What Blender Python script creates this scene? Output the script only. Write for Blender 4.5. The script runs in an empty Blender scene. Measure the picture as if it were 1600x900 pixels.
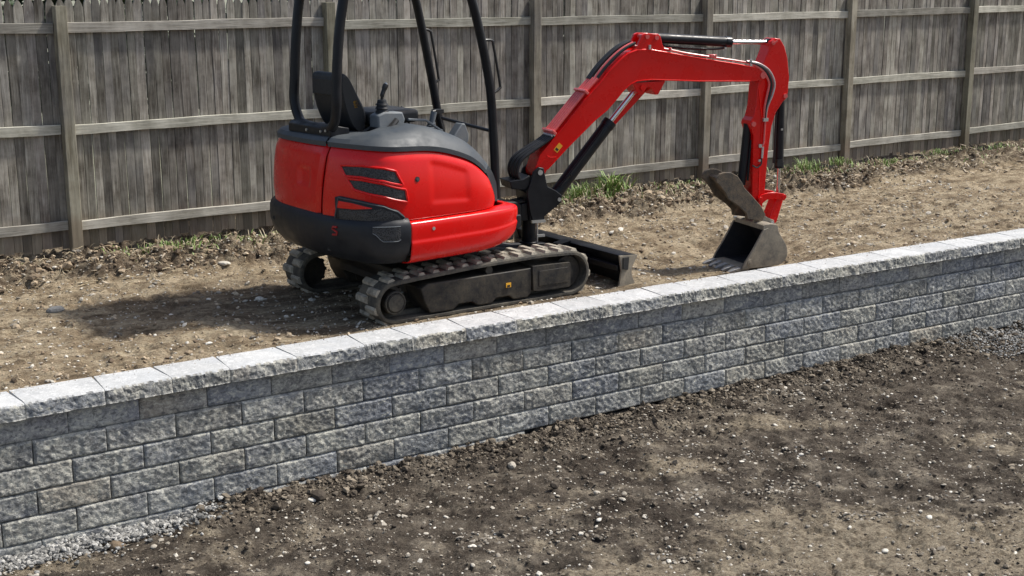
import bpy, bmesh, math, random
import numpy as np
from mathutils import Vector, Matrix, noise as mnoise
R = math.radians
rng = random.Random(7)
nrs = np.random.RandomState(11)
scene = bpy.context.scene
col = scene.collection

# ------------------------------------------------------------------ camera
H = 2.45
cam_d = bpy.data.cameras.new('camera')
cam = bpy.data.objects.new('camera', cam_d); col.objects.link(cam)
cam_d.sensor_width = 36; cam_d.lens = 2100 / 1600 * 36
cam_d.clip_end = 1000; cam_d.clip_start = 0.05
cam.location = (0, 0, H)
cam.rotation_euler = (math.pi / 2 - 0.2296, 0, 0)
scene.camera = cam

# ------------------------------------------------------------------ light
SUN_EL, SUN_AZ = R(55), math.atan2(0.33, 0.94)      # azimuth as math angle from +X
SUN_ROT = math.pi / 2 - SUN_AZ
w = bpy.data.worlds.new('World'); scene.world = w; w.use_nodes = True
nt = w.node_tree; nt.nodes.clear()
sky = nt.nodes.new('ShaderNodeTexSky'); sky.sky_type = 'NISHITA'; sky.sun_disc = False
sky.sun_elevation = SUN_EL; sky.sun_rotation = SUN_ROT; sky.air_density = 1.0; sky.dust_density = 2.5; sky.ozone_density = 1.0
bg = nt.nodes.new('ShaderNodeBackground'); bg.inputs['Strength'].default_value = 0.122
wo = nt.nodes.new('ShaderNodeOutputWorld')
hs = nt.nodes.new('ShaderNodeHueSaturation'); hs.inputs['Saturation'].default_value = 0.85
nt.links.new(sky.outputs[0], hs.inputs['Color']); nt.links.new(hs.outputs[0], bg.inputs[0]); nt.links.new(bg.outputs[0], wo.inputs[0])
sl = bpy.data.lights.new('sun', 'SUN'); sl.energy = 4.2; sl.angle = R(3.5); sl.color = (1, 0.955, 0.88)
so = bpy.data.objects.new('sun', sl); col.objects.link(so)
sd = Vector((math.cos(SUN_EL) * math.cos(SUN_AZ), math.cos(SUN_EL) * math.sin(SUN_AZ), math.sin(SUN_EL)))
so.rotation_euler = sd.to_track_quat('Z', 'Y').to_euler(); so.location = (8, 12, 12)
scene.view_settings.view_transform = 'Standard'; scene.view_settings.look = 'None'
scene.view_settings.exposure = 0.25; scene.view_settings.gamma = 1
scene.view_settings.use_curve_mapping = False

# ------------------------------------------------------------------ materials
class NT:
    def __init__(s, name):
        s.m = bpy.data.materials.new(name); s.m.use_nodes = True
        s.t = s.m.node_tree; s.t.nodes.clear()
        s.o = s.t.nodes.new('ShaderNodeOutputMaterial')
        s.b = s.t.nodes.new('ShaderNodeBsdfPrincipled'); s.l(s.b.outputs[0], s.o.inputs[0])
    def l(s, a, b): s.t.links.new(a, b)
    def n(s, ty, **k):
        x = s.t.nodes.new(ty)
        for a, v in k.items(): setattr(x, a, v)
        return x
    def val(s, sock, v):
        if hasattr(v, 'links'): s.l(v, sock)
        else: sock.default_value = v
    def coord(s, kind='Object', scale=(1, 1, 1)):
        tc = s.n('ShaderNodeTexCoord'); mp = s.n('ShaderNodeMapping'); mp.inputs['Scale'].default_value = scale
        s.l(tc.outputs[kind], mp.inputs[0]); return mp.outputs[0]
    def world(s, scale=(1, 1, 1)):
        g = s.n('ShaderNodeNewGeometry'); mp = s.n('ShaderNodeMapping'); mp.inputs['Scale'].default_value = scale
        s.l(g.outputs['Position'], mp.inputs[0]); return mp.outputs[0]
    def world2(s, scale=(1, 1, 1), rot=-0.6):
        a = s.world(); m1 = s.n('ShaderNodeMapping'); m1.inputs['Rotation'].default_value = (0, 0, rot); s.l(a, m1.inputs[0])
        m2 = s.n('ShaderNodeMapping'); m2.inputs['Scale'].default_value = scale; s.l(m1.outputs[0], m2.inputs[0]); return m2.outputs[0]
    def rand(s): return s.n('ShaderNodeObjectInfo').outputs['Random']
    def noise(s, vec, scale, detail=4, rough=0.55, w=None, dist=0.0):
        x = s.n('ShaderNodeTexNoise'); x.noise_dimensions = '4D' if w is not None else '3D'
        s.l(vec, x.inputs['Vector']); x.inputs['Scale'].default_value = scale
        x.inputs['Detail'].default_value = detail; x.inputs['Roughness'].default_value = rough; x.inputs['Distortion'].default_value = dist
        if w is not None: s.val(x.inputs['W'], w)
        return x.outputs['Fac']
    def voro(s, vec, scale, feat='F1', out='Distance'):
        x = s.n('ShaderNodeTexVoronoi'); x.feature = feat; s.l(vec, x.inputs['Vector']); x.inputs['Scale'].default_value = scale
        return x.outputs[out]
    def ramp(s, fac, stops):
        x = s.n('ShaderNodeValToRGB'); e = x.color_ramp.elements
        while len(e) < len(stops): e.new(0.5)
        for el, (p, c) in zip(e, stops):
            el.position = p; el.color = (c, c, c, 1) if isinstance(c, (int, float)) else (*c, 1)
        s.l(fac, x.inputs[0]); return x.outputs[0]
    def mix(s, fac, a, b, mode='MIX'):
        x = s.n('ShaderNodeMix'); x.data_type = 'RGBA'; x.blend_type = mode
        s.val(x.inputs['Factor'], fac)
        for sock, v in ((x.inputs[6], a), (x.inputs[7], b)):
            if isinstance(v, tuple): sock.default_value = (*v, 1) if len(v) == 3 else v
            elif hasattr(v, 'links'): s.l(v, sock)
        return x.outputs[2]
    def math(s, op, a, b=0.0, clamp=False):
        x = s.n('ShaderNodeMath', operation=op); x.use_clamp = clamp
        s.val(x.inputs[0], a); s.val(x.inputs[1], b); return x.outputs[0]
    def bump(s, h, strength=0.3, dist=0.01, prev=None):
        x = s.n('ShaderNodeBump'); x.inputs['Strength'].default_value = strength; x.inputs['Distance'].default_value = dist
        s.l(h, x.inputs['Height'])
        if prev is not None: s.l(prev, x.inputs['Normal'])
        return x.outputs[0]
    def hsv(s, c, h=0.5, sa=1.0, v=1.0):
        x = s.n('ShaderNodeHueSaturation'); s.val(x.inputs['Hue'], h); s.val(x.inputs['Saturation'], sa); s.val(x.inputs['Value'], v)
        if isinstance(c, tuple): x.inputs['Color'].default_value = (*c, 1)
        else: s.l(c, x.inputs['Color'])
        return x.outputs[0]
    def set(s, color=None, rough=0.6, metal=0.0, normal=None, coat=0.0, spec=None):
        if color is not None:
            if isinstance(color, tuple): s.b.inputs['Base Color'].default_value = (*color, 1)
            else: s.l(color, s.b.inputs['Base Color'])
        s.val(s.b.inputs['Roughness'], rough); s.b.inputs['Metallic'].default_value = metal
        if normal is not None: s.l(normal, s.b.inputs['Normal'])
        s.b.inputs['Coat Weight'].default_value = coat; s.b.inputs['Coat Roughness'].default_value = 0.12
        if spec is not None: s.b.inputs['Specular IOR Level'].default_value = spec
        return s.m

def m_wood(name, dark, mid, light, warm=None, scale=1.0, axis='Z'):
    s = NT(name); r = s.rand()
    W = s.math('MULTIPLY', r, 60)
    st = {'Z': (9, 9, 0.55), 'X': (0.55, 9, 9)}[axis]
    v = s.coord('Object', tuple(a * scale for a in st))
    g = s.noise(v, 6, 6, 0.62, W, 0.6)
    g2 = s.noise(s.coord('Object', {'Z': (60, 60, 2.0), 'X': (2.0, 60, 60)}[axis]), 3, 3, 0.6, W)
    blot = s.noise(s.coord('Object'), 3.2, 5, 0.65, W)
    c = s.ramp(g, [(0.30, dark), (0.5, mid), (0.68, light)])
    c = s.mix(s.ramp(g2, [(0.42, 0.0), (0.62, 0.55)]), c, tuple(x * 0.55 for x in mid))
    c = s.mix(s.ramp(blot, [(0.40, 0.0), (0.65, 0.5)]), c, tuple(x * 1.25 for x in light))
    fl = s.noise(s.coord('Object', {'Z': (40, 40, 9), 'X': (9, 40, 40)}[axis]), 2.2, 4, 0.7, W)
    c = s.mix(s.ramp(fl, [(0.63, 0.0), (0.72, 0.55)]), c, (0.50, 0.50, 0.46))
    if warm:
        x = s.n('ShaderNodeSeparateXYZ'); s.l(s.coord('Object'), x.inputs[0])
        wz = s.noise(s.coord('Object'), 1.3, 3, 0.5, W)
        f = s.math('MULTIPLY', s.ramp(s.math('ADD', x.outputs[2], s.math('MULTIPLY', wz, 0.18)), [(0.0, 1.0), (warm[1], 0.8), (warm[1] + 0.10, 0.0)]), 0.75)
        c = s.mix(f, c, s.mix(g, tuple(x * 0.55 for x in warm[0]), tuple(x * 1.3 for x in warm[0])))
        bl = s.ramp(s.noise(s.coord('Object', (1, 1, 0.6)), 1.7, 3, 0.6, s.math('ADD', W, 9.0)), [(0.50, 0.0), (0.72, 0.45)])
        c = s.mix(bl, c, (0.12, 0.125, 0.15))
    k = s.voro(s.coord('Object', {'Z': (7, 7, 2.2), 'X': (2.2, 7, 7)}[axis]), 1.4)
    c = s.mix(s.ramp(k, [(0.03, 0.7), (0.075, 0.0)]), c, (0.035, 0.026, 0.02))
    c = s.hsv(c, s.math('ADD', 0.485, s.math('MULTIPLY', r, 0.03)), 0.95, s.math('ADD', 0.62, s.math('MULTIPLY', s.math('FRACT', s.math('MULTIPLY', r, 7.31)), 0.70)))
    h = s.math('ADD', g, s.math('MULTIPLY', g2, 0.5))
    return s.set(c, 0.9, 0, s.bump(h, 0.55, 0.004), spec=0.25)

def m_stone(name, lo, mid, hi, tint, bump=0.9, vein=False, var=0.36):
    s = NT(name); r = s.rand(); W = s.math('MULTIPLY', r, 80)
    v = s.coord('Object', (1, 1, 1))
    a = s.noise(v, 7, 5, 0.6, W); b = s.noise(v, 38, 5, 0.7, W); c3 = s.noise(v, 160, 3, 0.7, W)
    c = s.ramp(a, [(0.33, lo), (0.5, mid), (0.66, hi)])
    c = s.mix(s.ramp(b, [(0.35, 0.0), (0.65, 0.7)]), c, s.mix(s.ramp(b, [(0.3, 0.0), (0.7, 1.0)]), tuple(x * 0.5 for x in mid), tuple(min(1, x * 1.45) for x in hi)))
    tn = s.noise(v, 4, 3, 0.5, s.math('ADD', W, 5.0))
    c = s.mix(s.ramp(tn, [(0.48, 0.0), (0.66, 0.55)]), c, tint)
    c = s.mix(s.ramp(c3, [(0.38, 0.35), (0.55, 0.0)]), c, tuple(x * 0.45 for x in lo))
    if vein:
        r2 = s.math('FRACT', s.math('MULTIPLY', r, 13.7)); tb = s.noise(v, 2.2, 2, 0.5, s.math('ADD', W, 11.0))
        c = s.mix(s.math('MULTIPLY', s.ramp(r2, [(0.35, 0.0), (0.75, 0.75)]), s.ramp(tb, [(0.35, 0.2), (0.6, 1.0)])), c, s.mix(b, (0.13, 0.145, 0.175), (0.37, 0.40, 0.45)))
        c = s.mix(s.math('MULTIPLY', s.ramp(r2, [(0.10, 0.6), (0.28, 0.0)]), s.ramp(tb, [(0.40, 0.0), (0.62, 1.0)])), c, s.mix(b, (0.22, 0.18, 0.13), (0.58, 0.52, 0.40)))
    c = s.hsv(c, s.math('ADD', 0.49, s.math('MULTIPLY', r, 0.02)), 0.9, s.math('ADD', 1.0 - var / 2, s.math('MULTIPLY', s.math('FRACT', s.math('MULTIPLY', r, 5.7)), var)))
    if vein:
        vv = s.noise(s.coord('Object', (1, 1, 1.6)), 24, 5, 0.7, s.math('ADD', W, 3.0), 0.8)
        c = s.mix(s.ramp(vv, [(0.545, 0.0), (0.60, 0.65)]), c, (0.68, 0.66, 0.56))
        c = s.mix(s.ramp(vv, [(0.40, 0.7), (0.48, 0.0)]), c, (0.10, 0.102, 0.105))
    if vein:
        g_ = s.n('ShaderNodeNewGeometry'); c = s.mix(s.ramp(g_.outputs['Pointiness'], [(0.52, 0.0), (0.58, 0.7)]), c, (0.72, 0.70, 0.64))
    n = s.bump(b, bump, 0.014); n = s.bump(c3, bump * 0.7, 0.005, n)
    return s.set(c, 0.92, 0, n, spec=0.25)

def m_red():
    s = NT('red_paint'); v = s.world()
    d = s.noise(v, 5, 5, 0.6); sp = s.noise(v, 55, 4, 0.7)
    c = s.mix(s.ramp(d, [(0.42, 0.0), (0.75, 0.35)]), (0.70, 0.0035, 0.003), (0.64, 0.010, 0.006))
    c = s.mix(s.ramp(sp, [(0.68, 0.0), (0.76, 0.16)]), c, (0.42, 0.16, 0.11))
    rr = s.ramp(d, [(0.3, 0.20), (0.7, 0.36)])
    return s.set(c, rr, 0, s.bump(d, 0.05, 0.01), coat=0.12, spec=0.4)

def m_dirty(name, base, dirt, amt=0.5, rough=0.5, scale=12, bump=0.25, metal=0.0, spec=0.5):
    s = NT(name); v = s.world()
    d = s.noise(v, scale, 6, 0.65); d2 = s.noise(v, scale * 6, 4, 0.7)
    f = s.ramp(s.math('ADD', s.math('MULTIPLY', d, 0.7), s.math('MULTIPLY', d2, 0.3)), [(0.44 - amt * 0.12, 0.0), (0.62, amt)])
    c = s.mix(f, base, dirt)
    rr = s.ramp(d, [(0.35, rough), (0.7, min(1, rough + 0.3))])
    return s.set(c, rr, metal, s.bump(d2, bump, 0.004), spec=spec)

def m_plain(name, c, rough=0.5, metal=0.0, coat=0.0):
    s = NT(name); d = s.noise(s.world(), 40, 4, 0.6)
    cc = s.mix(s.ramp(d, [(0.35, 0.0), (0.7, 0.4)]), c, tuple(min(1, x * 0.75 + 0.01) for x in c))
    return s.set(cc, s.ramp(d, [(0.3, max(0.05, rough - 0.08)), (0.7, rough + 0.1)]), metal, coat=coat)

def m_mesh():
    s = NT('vent_mesh'); v = s.world()
    k = s.voro(v, 95); c = s.ramp(k, [(0.25, (0.004, 0.004, 0.004)), (0.55, (0.05, 0.05, 0.052))])
    return s.set(c, 0.6, 0, s.bump(k, 0.6, 0.004))

def m_soil(name, kind):
    s = NT(name); v = s.world()
    a = s.noise(v, 0.9, 5, 0.6); b = s.noise(v, 4.5, 6, 0.65); c3 = s.noise(v, 26, 5, 0.7); f3 = s.noise(v, 120, 4, 0.75)
    st = s.noise(s.world2((2.2, 9.0, 3.0), -0.5), 2.2, 6, 0.68, dist=0.8)
    st2 = s.noise(s.world2((0.8, 3.2, 1.0), -0.6), 1.5, 6, 0.7, dist=0.7)
    if kind == 'low':
        c = s.ramp(b, [(0.35, (0.055, 0.045, 0.035)), (0.50, (0.150, 0.125, 0.098)), (0.64, (0.30, 0.26, 0.205))])
        at = s.n('ShaderNodeAttribute'); at.attribute_name = 'bank'
        pt = s.ramp(s.math('ADD', s.math('ADD', s.math('MULTIPLY', a, 0.40), s.math('MULTIPLY', b, 0.60)), s.math('MULTIPLY', at.outputs['Fac'], 0.17)), [(0.54, 0.0), (0.66, 0.85)])
        c = s.mix(s.ramp(s.noise(s.world((1, 1.6, 1)), 2.0, 6, 0.7, dist=0.6), [(0.38, 0.7), (0.52, 0.0)]), c, (0.042, 0.032, 0.025))
        c = s.mix(pt, c, s.ramp(c3, [(0.3, (0.24, 0.19, 0.13)), (0.7, (0.50, 0.43, 0.32))]))
        c = s.mix(s.ramp(st, [(0.30, 0.65), (0.46, 0.0)]), c, (0.040, 0.031, 0.025))
    else:
        c = s.ramp(b, [(0.34, (0.15, 0.112, 0.072)), (0.48, (0.34, 0.262, 0.17)), (0.62, (0.58, 0.475, 0.33))])
        at = s.n('ShaderNodeAttribute'); at.attribute_name = 'bank'
        bk = s.ramp(s.math('ADD', at.outputs['Fac'], s.math('MULTIPLY', s.math('SUBTRACT', b, 0.5), 1.1)), [(0.35, 0.0), (0.60, 0.85)])
        c = s.mix(bk, c, s.ramp(c3, [(0.32, (0.035, 0.024, 0.017)), (0.50, (0.12, 0.09, 0.064)), (0.68, (0.30, 0.245, 0.18))]))
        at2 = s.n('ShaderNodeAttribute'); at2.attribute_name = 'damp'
        dk = s.ramp(s.math('ADD', at2.outputs['Fac'], s.math('MULTIPLY', s.math('SUBTRACT', b, 0.5), 0.9)), [(0.35, 0.0), (0.65, 0.6)])  # machine's cast shade put into the soil colour, with packed ground near the tracks
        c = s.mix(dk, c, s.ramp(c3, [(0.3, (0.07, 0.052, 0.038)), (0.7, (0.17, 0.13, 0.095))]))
        c = s.mix(s.ramp(st2, [(0.48, 0.0), (0.60, 0.7)]), c, s.ramp(c3, [(0.3, (0.42, 0.33, 0.215)), (0.7, (0.70, 0.60, 0.43))]))
        c = s.mix(s.ramp(st2, [(0.32, 0.65), (0.42, 0.0)]), c, s.ramp(c3, [(0.3, (0.06, 0.043, 0.03)), (0.7, (0.21, 0.16, 0.11))]))
        c = s.mix(s.ramp(st, [(0.32, 0.6), (0.46, 0.0)]), c, (0.09, 0.062, 0.042))
    c = s.mix(s.ramp(c3, [(0.33, 0.55), (0.5, 0.0)]), c, (0.05, 0.036, 0.026) if kind == 'low' else (0.13, 0.09, 0.06))
    c = s.mix(s.ramp(f3, [(0.58, 0.0), (0.66, 0.6)]), c, (0.34, 0.31, 0.27) if kind == 'low' else (0.58, 0.50, 0.38))
    n = s.bump(c3, 1.0, 0.045); n = s.bump(f3, 1.0, 0.014, n); n = s.bump(st, 0.8, 0.05, n)
    return s.set(c, 0.95, 0, n, spec=0.15)

def m_pebble(name, stops):
    s = NT(name)
    at = s.n('ShaderNodeAttribute'); at.attribute_name = 'tone'
    c = s.ramp(at.outputs['Fac'], stops)
    d = s.noise(s.world(), 70, 3, 0.6)
    c = s.mix(s.ramp(d, [(0.35, 0.5), (0.6, 0.0)]), c, s.hsv(c, 0.5, 1.0, 0.5))
    return s.set(c, 0.85, 0, s.bump(d, 0.5, 0.005), spec=0.3)

def m_leaf(name, a, b):
    s = NT(name); d = s.noise(s.world(), 9, 4, 0.6); r = s.noise(s.world(), 1.7, 3)
    c = s.mix(s.ramp(d, [(0.35, 0.0), (0.65, 1.0)]), a, b)
    s.b.inputs['Subsurface Weight'].default_value = 0.0
    return s.set(c, 0.6)

MT = dict(
    picket=m_wood('weathered_picket_wood', (0.065, 0.055, 0.043), (0.185, 0.165, 0.135), (0.43, 0.405, 0.35), warm=((0.24, 0.19, 0.135), 0.30)),
    rail=m_wood('weathered_rail_wood', (0.20, 0.185, 0.15), (0.37, 0.35, 0.29), (0.58, 0.555, 0.48), axis='X'),
    post=m_wood('treated_post_wood', (0.13, 0.115, 0.078), (0.275, 0.25, 0.18), (0.45, 0.425, 0.33), warm=((0.25, 0.19, 0.125), 0.45), scale=0.7),
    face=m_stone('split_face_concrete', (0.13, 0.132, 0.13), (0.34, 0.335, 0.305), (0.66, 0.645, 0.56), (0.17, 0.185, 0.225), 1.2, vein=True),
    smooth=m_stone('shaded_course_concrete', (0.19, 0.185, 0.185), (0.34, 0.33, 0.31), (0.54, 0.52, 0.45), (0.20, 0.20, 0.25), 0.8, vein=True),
    cap=m_stone('cap_concrete', (0.40, 0.41, 0.415), (0.49, 0.50, 0.50), (0.58, 0.585, 0.58), (0.50, 0.52, 0.54), 0.22, var=0.14),
    core=m_plain('wall_core_concrete', (0.06, 0.06, 0.06), 0.9),
    red=m_red(),
    black=m_dirty('black_machine_paint', (0.006, 0.007, 0.010), (0.04, 0.037, 0.034), 0.15, 0.30, 10, 0.08, 0.0, 0.35),
    bumper=m_dirty('charcoal_cast_bumper', (0.010, 0.0125, 0.018), (0.045, 0.046, 0.048), 0.28, 0.38, 5, 0.15, 0.0, 0.35),
    grey=m_dirty('dark_grey_plastic', (0.042, 0.052, 0.062), (0.11, 0.115, 0.115), 0.30, 0.45, 5, 0.2),
    lgrey=m_dirty('light_grey_plastic', (0.13, 0.15, 0.17), (0.24, 0.235, 0.22), 0.4, 0.5, 8),
    rubber=m_dirty('dusty_rubber_track', (0.035, 0.034, 0.032), (0.21, 0.185, 0.14), 0.55, 0.85, 9, 0.6),
    lug=m_dirty('dried_mud_on_lugs', (0.12, 0.108, 0.09), (0.50, 0.45, 0.36), 0.95, 0.9, 14, 0.8),
    steel=m_dirty('dusty_track_frame', (0.012, 0.012, 0.014), (0.10, 0.083, 0.058), 0.6, 0.5, 9, 0.5, 0.0, 0.4),
    bucket=m_dirty('worn_bucket_steel', (0.16, 0.145, 0.12), (0.42, 0.36, 0.27), 0.8, 0.6, 9, 0.4, 0.0),
    bucket_in=m_dirty('bucket_inside_steel', (0.018, 0.019, 0.026), (0.08, 0.07, 0.06), 0.4, 0.6, 9, 0.4, 0.2),
    tooth=m_dirty('polished_tooth_steel', (0.38, 0.38, 0.38), (0.25, 0.22, 0.18), 0.4, 0.4, 30, 0.2, 0.7),
    muddy=m_dirty('muddy_thumb_steel', (0.028, 0.029, 0.028), (0.20, 0.15, 0.10), 0.85, 0.7, 16, 1.0),
    chrome=m_plain('chrome_rod', (0.80, 0.78, 0.78), 0.18, 1.0),
    zinc=m_plain('zinc_fittings', (0.62, 0.62, 0.60), 0.35, 0.8),
    hose=m_plain('black_hose_rubber', (0.012, 0.012, 0.013), 0.45),
    pipe=m_plain('red_pipe_paint', (0.78, 0.13, 0.12), 0.25, 0.0, 0.3),
    silver=m_plain('silver_hose_sleeve', (0.50, 0.42, 0.41), 0.4, 0.4),
    vinyl=m_plain('black_seat_vinyl', (0.014, 0.015, 0.017), 0.55),
    yellow=m_plain('yellow_sticker', (0.90, 0.46, 0.03), 0.5),
    white=m_plain('white_print', (0.75, 0.75, 0.73), 0.5),
    dark=m_plain('black_print', (0.02, 0.02, 0.02), 0.6),
    redmark=m_plain('red_print', (0.35, 0.012, 0.012), 0.5),
    mesh=m_mesh(),
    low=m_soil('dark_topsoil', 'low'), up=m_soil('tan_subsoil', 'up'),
    peb=m_pebble('pebble_stone', [(0.0, (0.10, 0.08, 0.06)), (0.35, (0.23, 0.20, 0.16)), (0.7, (0.44, 0.40, 0.335)), (1.0, (0.78, 0.74, 0.65))]),
    grav=m_pebble('crushed_gravel', [(0.0, (0.13, 0.13, 0.125)), (0.5, (0.30, 0.295, 0.28)), (1.0, (0.56, 0.55, 0.52))]),
    clod=m_pebble('soil_clod', [(0.0, (0.040, 0.031, 0.024)), (0.5, (0.13, 0.106, 0.080)), (1.0, (0.32, 0.27, 0.205))]),
    clod2=m_pebble('tan_clod', [(0.0, (0.08, 0.055, 0.038)), (0.5, (0.32, 0.245, 0.165)), (1.0, (0.62, 0.51, 0.37))]),
    grass=m_leaf('grass_blade', (0.12, 0.21, 0.04), (0.26, 0.36, 0.11)),
    straw=m_leaf('dry_straw', (0.42, 0.34, 0.21), (0.56, 0.48, 0.34)),
    chip=m_leaf('splintered_wood', (0.24, 0.18, 0.12), (0.50, 0.43, 0.33)),
    ball=m_plain('faded_red_plastic', (0.45, 0.07, 0.06), 0.5),
    lawn=m_leaf('far_lawn', (0.16, 0.17, 0.10), (0.30, 0.29, 0.22)),
    conifer=m_leaf('conifer_needles', (0.014, 0.030, 0.012), (0.035, 0.06, 0.02)),
    bark=m_plain('tree_bark', (0.07, 0.055, 0.04), 0.9),
)

# ------------------------------------------------------------------ mesh helpers
class MB:
    def __init__(s): s.v = []; s.f = []
    def add(s, vs, fs):
        o = len(s.v); s.v += [tuple(map(float, a)) for a in vs]; s.f += [tuple(i + o for i in f) for f in fs]; return s
    def box(s, c, size, rz=0.0, ry=0.0, rx=0.0):
        x, y, z = [a / 2 for a in size]
        m = Matrix.Rotation(rz, 3, 'Z') @ Matrix.Rotation(ry, 3, 'Y') @ Matrix.Rotation(rx, 3, 'X')
        vs = [m @ Vector((a * x, b * y, d * z)) + Vector(c) for a in (-1, 1) for b in (-1, 1) for d in (-1, 1)]
        return s.add(vs, [(0, 1, 3, 2), (4, 6, 7, 5), (0, 4, 5, 1), (2, 3, 7, 6), (0, 2, 6, 4), (1, 5, 7, 3)])
    def tube(s, pts, r, seg=10, caps=True, flat=None):
        pts = [Vector(p) for p in pts]; n = len(pts)
        rr = r if isinstance(r, (list, tuple)) else [r] * n
        t0 = (pts[1] - pts[0]).normalized()
        up = Vector((0, 0, 1)) if abs(t0.z) < 0.9 else Vector((0, 1, 0))
        nx = t0.cross(up).normalized(); vs = []
        for i, p in enumerate(pts):
            t = (pts[min(i + 1, n - 1)] - pts[max(i - 1, 0)]).normalized()
            nx = (nx - t * nx.dot(t)).normalized(); ny = t.cross(nx)
            for k in range(seg):
                a = 2 * math.pi * (k + 0.5) / seg
                vs.append(p + nx * math.cos(a) * rr[i] + ny * math.sin(a) * rr[i] * (flat or 1))
        fs = [(i * seg + k, i * seg + (k + 1) % seg, (i + 1) * seg + (k + 1) % seg, (i + 1) * seg + k) for i in range(n - 1) for k in range(seg)]
        if caps: fs += [tuple(range(seg - 1, -1, -1)), tuple((n - 1) * seg + k for k in range(seg))]
        return s.add(vs, fs)
    def cyl(s, a, b, r, seg=16, r2=None): return s.tube([a, b], [r, r if r2 is None else r2], seg)
    def prism(s, poly, y0, y1):            # polygon in x-z, extruded along y
        n = len(poly); ar = sum(poly[i][0] * poly[(i + 1) % n][1] - poly[(i + 1) % n][0] * poly[i][1] for i in range(n))
        if ar < 0: poly = poly[::-1]
        vs = [(x, y0, z) for x, z in poly] + [(x, y1, z) for x, z in poly]
        return s.add(vs, [tuple(range(n)), tuple(range(2 * n - 1, n - 1, -1))] + [(i, i + n, (i + 1) % n + n, (i + 1) % n) for i in range(n)])
    def grid(s, rows, closed=False):
        n = len(rows); m = len(rows[0]); vs = [p for r in rows for p in r]
        return s.add(vs, [(i * m + j, i * m + (j + 1) % m, (i + 1) * m + (j + 1) % m, (i + 1) * m + j) for i in range(n - 1) for j in range(m if closed else m - 1)])
    def mesh(s, name, mat, angle=38):
        me = bpy.data.meshes.new(name); me.from_pydata(s.v, [], s.f); me.validate(); me.update()
        bm = bmesh.new(); bm.from_mesh(me); bmesh.ops.recalc_face_normals(bm, faces=bm.faces); bm.to_mesh(me); bm.free()
        me.materials.append(MT[mat])
        me.polygons.foreach_set('use_smooth', [True] * len(me.polygons))
        if angle: me.set_sharp_from_angle(angle=R(angle))
        return me

def catmull(pts, n=6, closed=False):
    P = [np.array(p, float) for p in pts]; out = []
    m = len(P); rngi = range(m if closed else m - 1)
    for i in rngi:
        if closed: a, b, c, d = P[i - 1], P[i], P[(i + 1) % m], P[(i + 2) % m]
        else: a, b, c, d = P[max(i - 1, 0)], P[i], P[i + 1], P[min(i + 2, m - 1)]
        for k in range(n):
            t = k / n; out.append(0.5 * ((2 * b) + (c - a) * t + (2 * a - 5 * b + 4 * c - d) * t * t + (3 * b - a - 3 * c + d) * t ** 3))
    if not closed: out.append(P[-1])
    return [tuple(p) for p in out]

def empty(name, loc=(0, 0, 0), rz=0.0, label=None, cat=None, group=None):
    o = bpy.data.objects.new(name, None); col.objects.link(o); o.location = loc; o.rotation_euler = (0, 0, rz)
    o.empty_display_size = 0.2
    if label: o['label'] = label
    if cat: o['category'] = cat
    if group: o['group'] = group
    return o
def link(name, me, parent=None, loc=(0, 0, 0), rot=(0, 0, 0), **props):
    o = bpy.data.objects.new(name, me); col.objects.link(o)
    if parent is not None: o.parent = parent
    o.location = loc; o.rotation_euler = rot
    for k, v in props.items(): o[k] = v
    return o
def bevel(o, w=0.004, seg=2, ang=35):
    b = o.modifiers.new('bevel', 'BEVEL'); b.width = w; b.segments = seg; b.limit_method = 'ANGLE'; b.angle_limit = R(ang)
    return o

def np_mesh(name, V, F, mat, attrs=None, smooth=True):
    me = bpy.data.meshes.new(name); V = np.asarray(V, np.float32); F = np.asarray(F, np.int32)
    k = F.shape[1]
    me.vertices.add(len(V)); me.vertices.foreach_set('co', V.ravel())
    me.loops.add(F.size); me.loops.foreach_set('vertex_index', F.ravel())
    me.polygons.add(len(F)); me.polygons.foreach_set('loop_start', np.arange(0, F.size, k, dtype=np.int32)); me.polygons.foreach_set('loop_total', np.full(len(F), k, np.int32))
    me.polygons.foreach_set('use_smooth', np.full(len(F), smooth))
    me.update(calc_edges=True)
    for an, av in (attrs or {}).items():
        a = me.attributes.new(an, 'FLOAT', 'POINT'); a.data.foreach_set('value', np.asarray(av, np.float32))
    me.materials.append(MT[mat]); return me

# numpy value noise
_tab = nrs.rand(256, 256)
def vn(x, y):
    xi = np.floor(x).astype(int); yi = np.floor(y).astype(int); fx = x - xi; fy = y - yi
    fx = fx * fx * (3 - 2 * fx); fy = fy * fy * (3 - 2 * fy)
    a = _tab[xi % 256, yi % 256]; b = _tab[(xi + 1) % 256, yi % 256]; c = _tab[xi % 256, (yi + 1) % 256]; d = _tab[(xi + 1) % 256, (yi + 1) % 256]
    return (a * (1 - fx) + b * fx) * (1 - fy) + (c * (1 - fx) + d * fx) * fy - 0.5
def fbm(x, y, sc, oct=4, seed=0, g=0.5):
    r = 0; a = 1; 
    for i in range(oct): r = r + a * vn(x * sc + 17.3 * (i + seed) + 100, y * sc + 9.1 * (i + 3 * seed) + 100); a *= g; sc *= 2.03
    return r
def sstep(a, b, x):
    t = np.clip((x - a) / (b - a), 0, 1); return t * t * (3 - 2 * t)

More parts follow.
